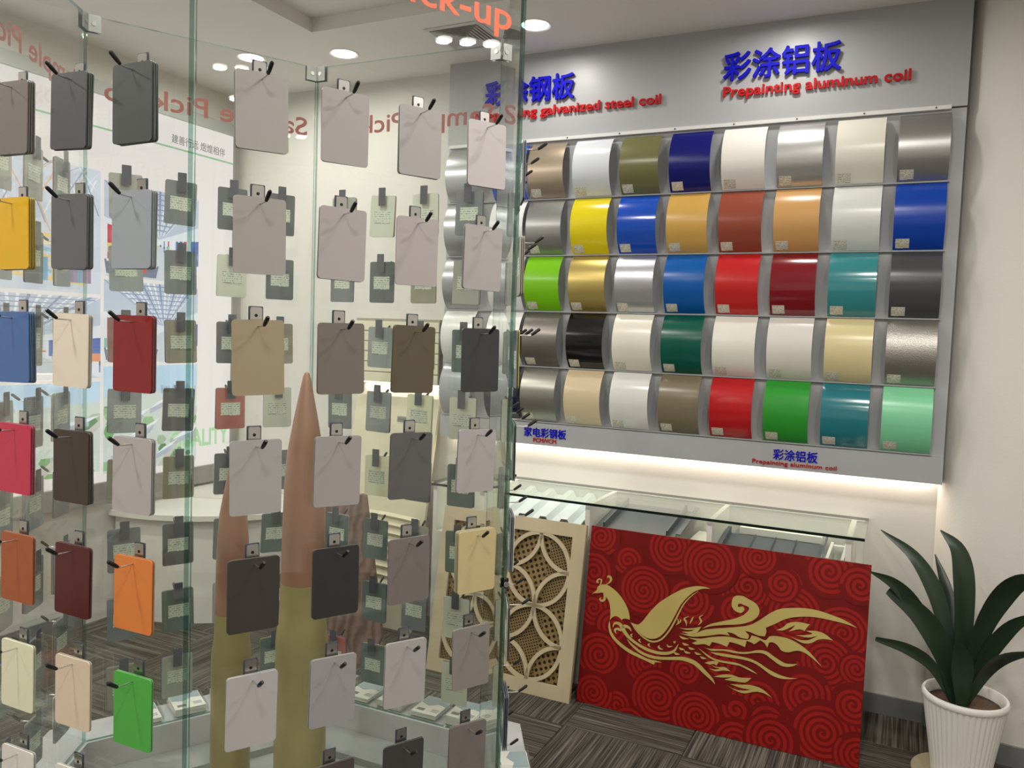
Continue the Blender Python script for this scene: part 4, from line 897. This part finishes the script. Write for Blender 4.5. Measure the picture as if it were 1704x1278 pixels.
def pmat(c, rough=.42, gain=1.0): return mat('plate_%d_%d_%d' % c, c, rough, gain=gain)
A_ = [[('warm grey', (112, 104, 101)), ('charcoal grey', (74, 74, 77)), ('dark green-grey', (68, 73, 72))],
      [('mustard yellow', (214, 168, 26)), ('slate grey', (94, 94, 97)), ('blue-grey', (148, 156, 163))],
      [('denim blue', (70, 104, 160)), ('pale beige', (222, 212, 194)), ('deep red', (132, 38, 40))],
      [('crimson', (192, 50, 78)), ('dark brown', (66, 54, 48)), ('light warm grey', (176, 170, 170))],
      [('rust brown', (164, 90, 52)), ('maroon', (84, 30, 30)), ('orange', (218, 128, 62))],
      [('cream', (236, 232, 202)), ('sand beige', (224, 206, 182)), ('leaf green', (84, 176, 76))],
      [('soft white', (230, 226, 220)), ('milky white', (228, 224, 220)), None]]
B_ = [[('pale grey', (172, 167, 164)), ('light stone grey', (174, 168, 166)), ('dove grey', (174, 170, 169)), ('ash grey', (176, 170, 170))],
      [('soft warm grey', (172, 167, 162)), ('mist grey', (182, 174, 174)), ('pearl grey', (184, 176, 176)), ('light grey', (180, 174, 174))],
      [('khaki beige', (170, 156, 126)), ('mouse grey', (124, 116, 110)), ('dark khaki', (98, 88, 70)), ('anthracite', (60, 60, 63))],
      [('silver grey', (178, 175, 175)), ('pebble grey', (172, 167, 167)), ('iron grey', (100, 99, 99)), ('lilac grey', (184, 178, 180))],
      [('dark bronze', (66, 63, 58)), ('near-black', (54, 53, 53)), ('taupe grey', (130, 122, 120)), ('butter cream', (214, 198, 148))],
      [('bright pale grey', (198, 193, 195)), ('cool grey', (172, 168, 170)), ('whitish grey', (188, 182, 184)), ('putty grey', (152, 145, 141))],
      [None, ('dark plum grey', (88, 78, 78)), ('graphite', (72, 70, 68)), ('brownish grey', (130, 122, 120))]]
TEAL, SLATE, DSL, PALE, OLV, GG = (84, 101, 99), (104, 110, 114), (78, 83, 88), (188, 190, 176), (132, 129, 112), (150, 150, 142)
RB, CRM, RS, WSL = (158, 84, 74), (212, 210, 182), (146, 106, 102), (136, 144, 146)
BN = {TEAL: 'dark teal', SLATE: 'slate grey', DSL: 'dark slate', PALE: 'pale green', OLV: 'olive grey', GG: 'grey-green', RB: 'red-brown', CRM: 'cream', RS: 'dusty pink', WSL: 'light slate'}
# backs seen through the case, rows top to bottom, columns left to right in the photograph
D_ = [[GG, SLATE, DSL, DSL], [WSL, SLATE, PALE, DSL], [RS, OLV, DSL, OLV], [WSL, DSL, RB, PALE], [OLV, OLV, DSL, SLATE], [SLATE, DSL, SLATE, TEAL], [SLATE, TEAL, GG, SLATE], [OLV, GG, GG, TEAL]]
E_ = [[GG, PALE, PALE, SLATE], [SLATE, DSL, OLV, GG], [OLV, WSL, SLATE, TEAL], [SLATE, WSL, CRM, PALE], [PALE, CRM, DSL, TEAL], [TEAL, TEAL, GG, TEAL], [TEAL, TEAL, SLATE, PALE], [RB, TEAL, SLATE, PALE]]
rr_ = random.Random(5)
F2 = [[rr_.choice([WSL, SLATE, GG, WSL, SLATE]) for _ in range(4)] for _ in range(8)]
C2 = [[rr_.choice([TEAL, SLATE, GG, PALE, DSL]) for _ in range(4)] for _ in range(8)]
RN = ['top', 'second', 'third', 'fourth', 'fifth', 'sixth', 'seventh', 'lowest']
CN4 = ['leftmost', 'second from left', 'third from left', 'rightmost']
fronts = [(210, 206, 196), (120, 120, 124), (170, 150, 120), (60, 90, 150), (150, 40, 40), (90, 96, 90), (196, 170, 60)]

def hook(pane, fm, u, z):
    h = link('hook', wire_me, pane, Matrix.Translation((u, -.0036, z - .021)))
    link('rubber_tip', tip_me, h)
    link('adhesive_pad', pad_me, h, Matrix.Translation((0, .0036, .007)))
    link('clip_plate', clip_me, h, Matrix.Translation((0, .0036, .008)))
    link('screw_head', hole_me, h, Matrix.Translation((.0, .0002, .021)) @ Matrix.Rotation(math.radians(90), 4, 'X'))

def chip(fm, u, z, front, back, layers, label, gloss=.42, gain=1.0):
    rz, rx_ = math.radians(rr_.uniform(-1.6, 1.6)), math.radians(rr_.uniform(-.8, .2))
    gap = .0045
    yfront = -.006 - gap * layers
    base = fm @ Matrix.Translation((u, yfront, z - .0085)) @ Matrix.Rotation(rz, 4, 'Y') @ Matrix.Rotation(rx_, 4, 'X')
    o = link('sample_plate', plate_me, None, base, pmat(front, gloss, gain))
    tag(o, label, 'sample plate', 'sample plates hung on the glass case')
    bc = mat('plate_back_%d_%d_%d' % back, back, .5, gain=1.3)
    last = None
    for k in range(1, layers):
        last = link('back_plate', plate_me, o, Matrix.Translation((rr_.uniform(-.0012, .0012), gap * k, rr_.uniform(-.0008, .0004))) @ Matrix.Rotation(math.radians(rr_.uniform(-1.0, 1.0)), 4, 'Y'), bc)
    host = last if last else o
    link('back_label', lab_me, host, Matrix.Translation((0, .0002, -.076)))
    return o

seen = {0: (1, 2, 3), 1: (0, 1, 2, 3), 2: (0, 1, 2, 3), 3: (0, 1, 2, 3), 4: (0, 1, 2, 3), 5: (0, 1, 2)}
for i in range(6):
    fm = frame(i)
    L = (HV[(i + 1) % 6] - HV[i]).length
    pane = MB().box(.008, L - .008, 0, GT, GZ0 + .001, GZ1, mis=[1, 1, 0, 0, 1, 1]).build('glass_pane', [GLASS, GEDGE], mw=fm)
    tag(pane, 'tall clear glass pane with orange lettering, %s of the hexagonal case' % PANE[i], 'glass pane', 'panes of the hexagonal glass case')
    lettering('vinyl_lettering', 'Sample Pick-up', SIGN, .036, -.0008, 2.326, .066, .672, .0006, .012, pane, back=VBACK)
    for r in range(7 if i < 2 else 8):
        for cidx in seen[i]:
            u, z = UCOL[cidx], ZROW[r]
            if i == 0:
                d = A_[r][cidx - 1]
                if d is None: continue
                nme, cc_ = d
                hook(pane, fm, u, z)
                chip(fm, u, z, cc_, (cc_[0] // 2 + 50, cc_[1] // 2 + 52, cc_[2] // 2 + 50), 4 if r < 2 else (4 if (r, cidx) == (2, 1) else 3 if r < 4 else 2), '%s sample plate, %s row on the front left pane' % (nme, RN[r]), .18 if nme in ('maroon', 'deep red', 'crimson', 'denim blue', 'mustard yellow') else .4, 1.18)
            elif i == 1:
                d = B_[r][cidx]
                if d is None: continue
                nme, cc_ = d
                hook(pane, fm, u, z)
                chip(fm, u, z, cc_, (cc_[0] // 2 + 50, cc_[1] // 2 + 52, cc_[2] // 2 + 50), 5 if nme == 'butter cream' else 2, '%s sample plate, %s row on the front right pane' % (nme, RN[r]), gain=.88)
            else:
                k = 3 - cidx if i in (3, 4) else (3 - cidx)
                back = {3: E_, 4: D_, 5: F2, 2: C2}[i][r][k]
                hook(pane, fm, u, z)
                cn = CN4[k] if i in (3, 4) else (['nearest', 'second nearest', 'third nearest', 'farthest'][cidx] if i == 2 else ['farthest', 'middle', 'nearest'][cidx])
                chip(fm, u, z, rr_.choice(fronts), back, rr_.choice((2, 2, 3)), '%s plate back, %s row, %s, %s pane' % (BN[back], RN[r], cn, PANE[i]))

# corner clamps
CLAMP = mat('clamp_grey_metal', (150, 152, 150), .35, metal=.8)
def clamp(vi, z, label, m=CLAMP, w=.045, h=.05):
    a, p, q = HV[vi], HV[(vi - 1) % 6], HV[(vi + 1) % 6]
    t = empty('corner_clamp', (a.x, a.y, z)); tag(t, label, 'glass clamp', 'metal clamps joining the glass panes')
    for other in (p, q):
        d = (other - a).normalized(); n = (HCEN - a); n = (n - d * n.dot(d)).normalized()
        for s_0, s_1 in ((-.004, -.0005), (GT + .0005, GT + .004)):
            P4 = [d * .0 + n * s_0, d * w + n * s_0, d * w + n * s_1, d * .0 + n * s_1]
            b = MB(); pts = [(v.x, v.y) for v in P4]
            b.prism(pts, -h, 0.002); b.build('clamp_plate', m, t)
            c = d * w * .55 + n * (s_0 if s_0 < 0 else s_1)
            MB().tube([(c.x, c.y, -h / 2), (c.x + n.x * .002 * (-1 if s_0 < 0 else 1), c.y + n.y * .002 * (-1 if s_0 < 0 else 1), -h / 2)], .007, 14).build('screw_head', STEEL, t)
clamp(4, GZ1, 'grey metal clamp at the top of the rear corner of the glass case')
clamp(3, GZ1, 'grey metal clamp at the top right rear corner of the case')
clamp(5, GZ1, 'grey metal clamp at the top left rear corner of the case')
clamp(2, 1.02, 'small black clip on the right front edge of the glass case', BLACK, .008, .02)

# ------------------------------------------------------------------ bullet-shaped columns inside the case
COPPER = mat('brushed_copper', (178, 134, 110), .36, metal=.3, var=.06, vscale=30)
BRASS = mat('brushed_brass', (178, 166, 116), .36, metal=.3, var=.05, vscale=30)
def bullet(x, y, s, label):
    t = empty('bullet_column', (x, y, .106)); tag(t, label, 'sculpture', 'bullet-shaped columns in the glass case')
    P = [(.0, 1.400), (.006, 1.397), (.010, 1.385), (.016, 1.355), (.032, 1.272), (.0465, 1.187), (.0525, 1.10), (.0555, 1.0), (.0575, .85), (.0575, .842)]
    MB().lathe([(r * s, z * s) for r, z in reversed(P)], 56).build('copper_tip', COPPER, t, smooth=True)
    Q = [(.066, .0), (.068, .02), (.068, .60), (.0677, .69), (.065, .715), (.0605, .75), (.0585, .78), (.0582, .8415)]
    MB().lathe([(r * s, z * s) for r, z in Q], 56).build('brass_case', BRASS, t, smooth=True)
bullet(-1.404, 1.664, 1.0, 'tallest bullet-shaped column with copper tip and brass body')
bullet(-1.70, 1.71, .82, 'shorter bullet-shaped column with copper tip behind the left panes')

# ------------------------------------------------------------------ leaflet trays on the plinth ledge
PAPER = mat('leaflet_paper', (226, 226, 216), .5); PRINT = mat('leaflet_grey_print', (150, 168, 172), .45); LTXT = mat('leaflet_text_grey', (120, 120, 116), .5)
leaf_me = MB().box(-.052, .052, -.066, .066, 0, .0028).mesh('leaflet'); leaf_me.materials.append(PAPER)
def leaflet_set(i, u, n, where):
    fm = frame(i)
    base = fm @ Matrix.Translation((u, -.073, GZ0 + .001))
    tr = empty('acrylic_tray', mw=base); tag(tr, 'clear acrylic leaflet tray %s' % where, 'tray', 'leaflet trays on the plinth')
    MB().box(-.058, .058, -.070, .070, 0, .002).build('tray_base', ACRYL, tr)
    for nme, a in (('tray_side', (-.060, -.058, -.070, .070, 0, .03)), ('tray_side', (.058, .060, -.070, .070, 0, .03)), ('tray_end', (-.06, .06, -.072, -.070, 0, .018))):
        MB().box(*a).build(nme, ACRYL, tr)
    st = empty('leaflet_stack', mw=base @ Matrix.Translation((0, 0, .003))); tag(st, 'stack of white and grey printed leaflets %s' % where, 'leaflets', 'leaflet stacks on the plinth')
    r = random.Random(i * 10 + int(u * 100))
    o = None
    for k in range(n):
        o = link('leaflet', leaf_me, st, Matrix.Translation((r.uniform(-.002, .002), r.uniform(-.001, .001), k * .0036)) @ Matrix.Rotation(math.radians(r.uniform(-2, 2)), 4, 'Z'))
    zt = .0029
    b = MB(); b.prism([(-.05, -.064), (.05, -.064), (.05, -.012), (.012, .004), (-.018, -.018), (-.05, -.01)], zt, zt + .0004); b.build('printed_picture', PRINT, o)
    b = MB()
    for q_ in range(3): b.box(-.044, -.016, .040 - q_ * .008, .043 - q_ * .008, zt, zt + .0003)
    b.box(.01, .04, .03, .048, zt, zt + .0003)
    b.build('printed_text', LTXT, o)
for i, us in ((3, (.10, .245, .39, .535, .67)), (4, (.12, .27, .42, .57)), (2, (.10, .26, .42, .58))):
    for k, u in enumerate(us):
        kk = len(us) - 1 - k if i != 2 else k
        leaflet_set(i, u, [9, 5, 7, 4, 8][k], 'on the %s ledge, %s of %s' % (PANE[i], ['first', 'second', 'third', 'fourth', 'fifth'][kk], {3: 'five', 4: 'four', 2: 'four'}[i]))

# ------------------------------------------------------------------ potted plant
pot = empty('potted_plant', (.280, 3.399, 0)); tag(pot, 'strap-leaved green plant in a white fluted pot by the column', 'plant')
POTW = mat('white_ceramic', (238, 235, 230), .28, coat=.3)
b = MB(); b.lathe([(.088, .028), (.096, .030), (.112, .14), (.130, .255), (.140, .317)], 168, flute=.035, nfl=42, caps=False)
b.lathe([(.140, .315), (.145, .321), (.146, .335), (.142, .342), (.134, .342), (.128, .334), (.124, .305)], 168, caps=False)
b.lathe([(.0, .0285), (.09, .0282)], 168, caps=False)
b.build('pot', POTW, pot, smooth=True, fix=False)
b = MB(); b.lathe([(.0, .3015), (.06, .304), (.126, .299)], 48, caps=False); b.build('soil', mat('soil', (92, 70, 58), .95, var=.4, vscale=60, bump=.8, bscale=90), pot)
b = MB(); b.lathe([(.0, .001), (.13, .001), (.162, .024), (.166, .026), (.164, .030), (.157, .026), (.125, .010), (.0, .010)], 64, caps=False); b.build('saucer', mat('saucer_glaze', (176, 164, 136), .35), pot, smooth=True)
def leaf_mat():
    m = mat('leaf_green', (38, 56, 40), .32, var=.25, vscale=14)
    return m
LEAF = leaf_mat()
def catmull(pts, n=6):
    P = [Vector(p) for p in pts]; P = [P[0] * 2 - P[1]] + P + [P[-1] * 2 - P[-2]]; out = []
    for i in range(1, len(P) - 2):
        a, b_, c, d = P[i - 1:i + 3]
        for k in range(n):
            t = k / n
            out.append(.5 * ((2 * b_) + (c - a) * t + (2 * a - 5 * b_ + 4 * c - d) * t * t + (3 * b_ - a - 3 * c + d) * t ** 3))
    out.append(P[-2]); return out
def leaf(pts, width, fold=.25, side=None, tip=.06):
    c = catmull([(p[0] * 1.03 - .280, p[1] * 1.03 - 3.399, 1.62 + (p[2] - 1.62) * 1.03) for p in pts]); n = len(c); b = MB()
    for k, p in enumerate(c):
        t = k / (n - 1); d = (c[min(k + 1, n - 1)] - c[max(k - 1, 0)]).normalized()
        ref = Vector(side) if side else Vector((.25, -1, .15))
        s = d.cross(ref).normalized(); nr = s.cross(d).normalized()
        w = width * .515 * (.42 + .58 * math.sin(min(1, t * 1.5) * math.pi / 2)) * (1 - max(0, (t - .45) / .55) ** 1.8 * (1 - tip))
        for lay in (0, -.0012):
            b.v += [tuple(p - s * w + nr * (lay + fold * w)), tuple(p - s * w * .5 + nr * (lay + fold * w * .35)), tuple(p + nr * lay), tuple(p + s * w * .5 + nr * (lay + fold * w * .35)), tuple(p + s * w + nr * (lay + fold * w))]
    for k in range(n - 1):
        o_ = k * 10
        for q in range(4):
            b.f += [(o_ + q, o_ + q + 1, o_ + q + 11, o_ + q + 10), (o_ + 5 + q, o_ + 15 + q, o_ + 16 + q, o_ + 6 + q)]; b.mi += [0, 0]
        b.f += [(o_, o_ + 10, o_ + 15, o_ + 5), (o_ + 4, o_ + 9, o_ + 19, o_ + 14)]; b.mi += [0, 0]
    e = (n - 1) * 10
    b.f += [(e, e + 1, e + 6, e + 5), (e + 1, e + 2, e + 7, e + 6), (e + 2, e + 3, e + 8, e + 7), (e + 3, e + 4, e + 9, e + 8)]; b.mi += [0] * 4
    return b.build('leaf', LEAF, pot, smooth=True)
LV = [
 ([(.246, 3.3, .34), (.201, 3.31, .572), (.154, 3.328, .727), (.077, 3.352, .845), (-.039, 3.38, .922)], .062),
 ([(.261, 3.3, .34), (.254, 3.308, .583), (.244, 3.321, .778), (.22, 3.339, .892), (.161, 3.36, .953)], .078),
 ([(.239, 3.32, .34), (.212, 3.355, .582), (.198, 3.418, .71), (.155, 3.5, .829)], .055),
 ([(.242, 3.29, .34), (.177, 3.272, .535), (.089, 3.241, .684), (.018, 3.199, .768), (-.065, 3.15, .814)], .060),
 ([(.245, 3.28, .34), (.193, 3.265, .519), (.111, 3.236, .656), (-.001, 3.2, .742)], .085),
 ([(.237, 3.28, .34), (.16, 3.249, .473), (.074, 3.193, .541), (-.031, 3.12, .582)], .045),
 ([(.27, 3.29, .34), (.301, 3.269, .605), (.352, 3.23, .767), (.404, 3.18, .849), (.464, 3.12, .858)], .080),
 ([(.271, 3.29, .34), (.325, 3.273, .532), (.387, 3.241, .664), (.465, 3.2, .744)], .062),
 ([(.27, 3.28, .34), (.325, 3.245, .488), (.372, 3.182, .574), (.458, 3.1, .642)], .048),
 ([(.26, 3.27, .34), (.251, 3.245, .493), (.226, 3.2, .609)], .080)]
for pts, w in LV:
    leaf(pts, w, tip=.35 if w in (.045, .085) else .06)
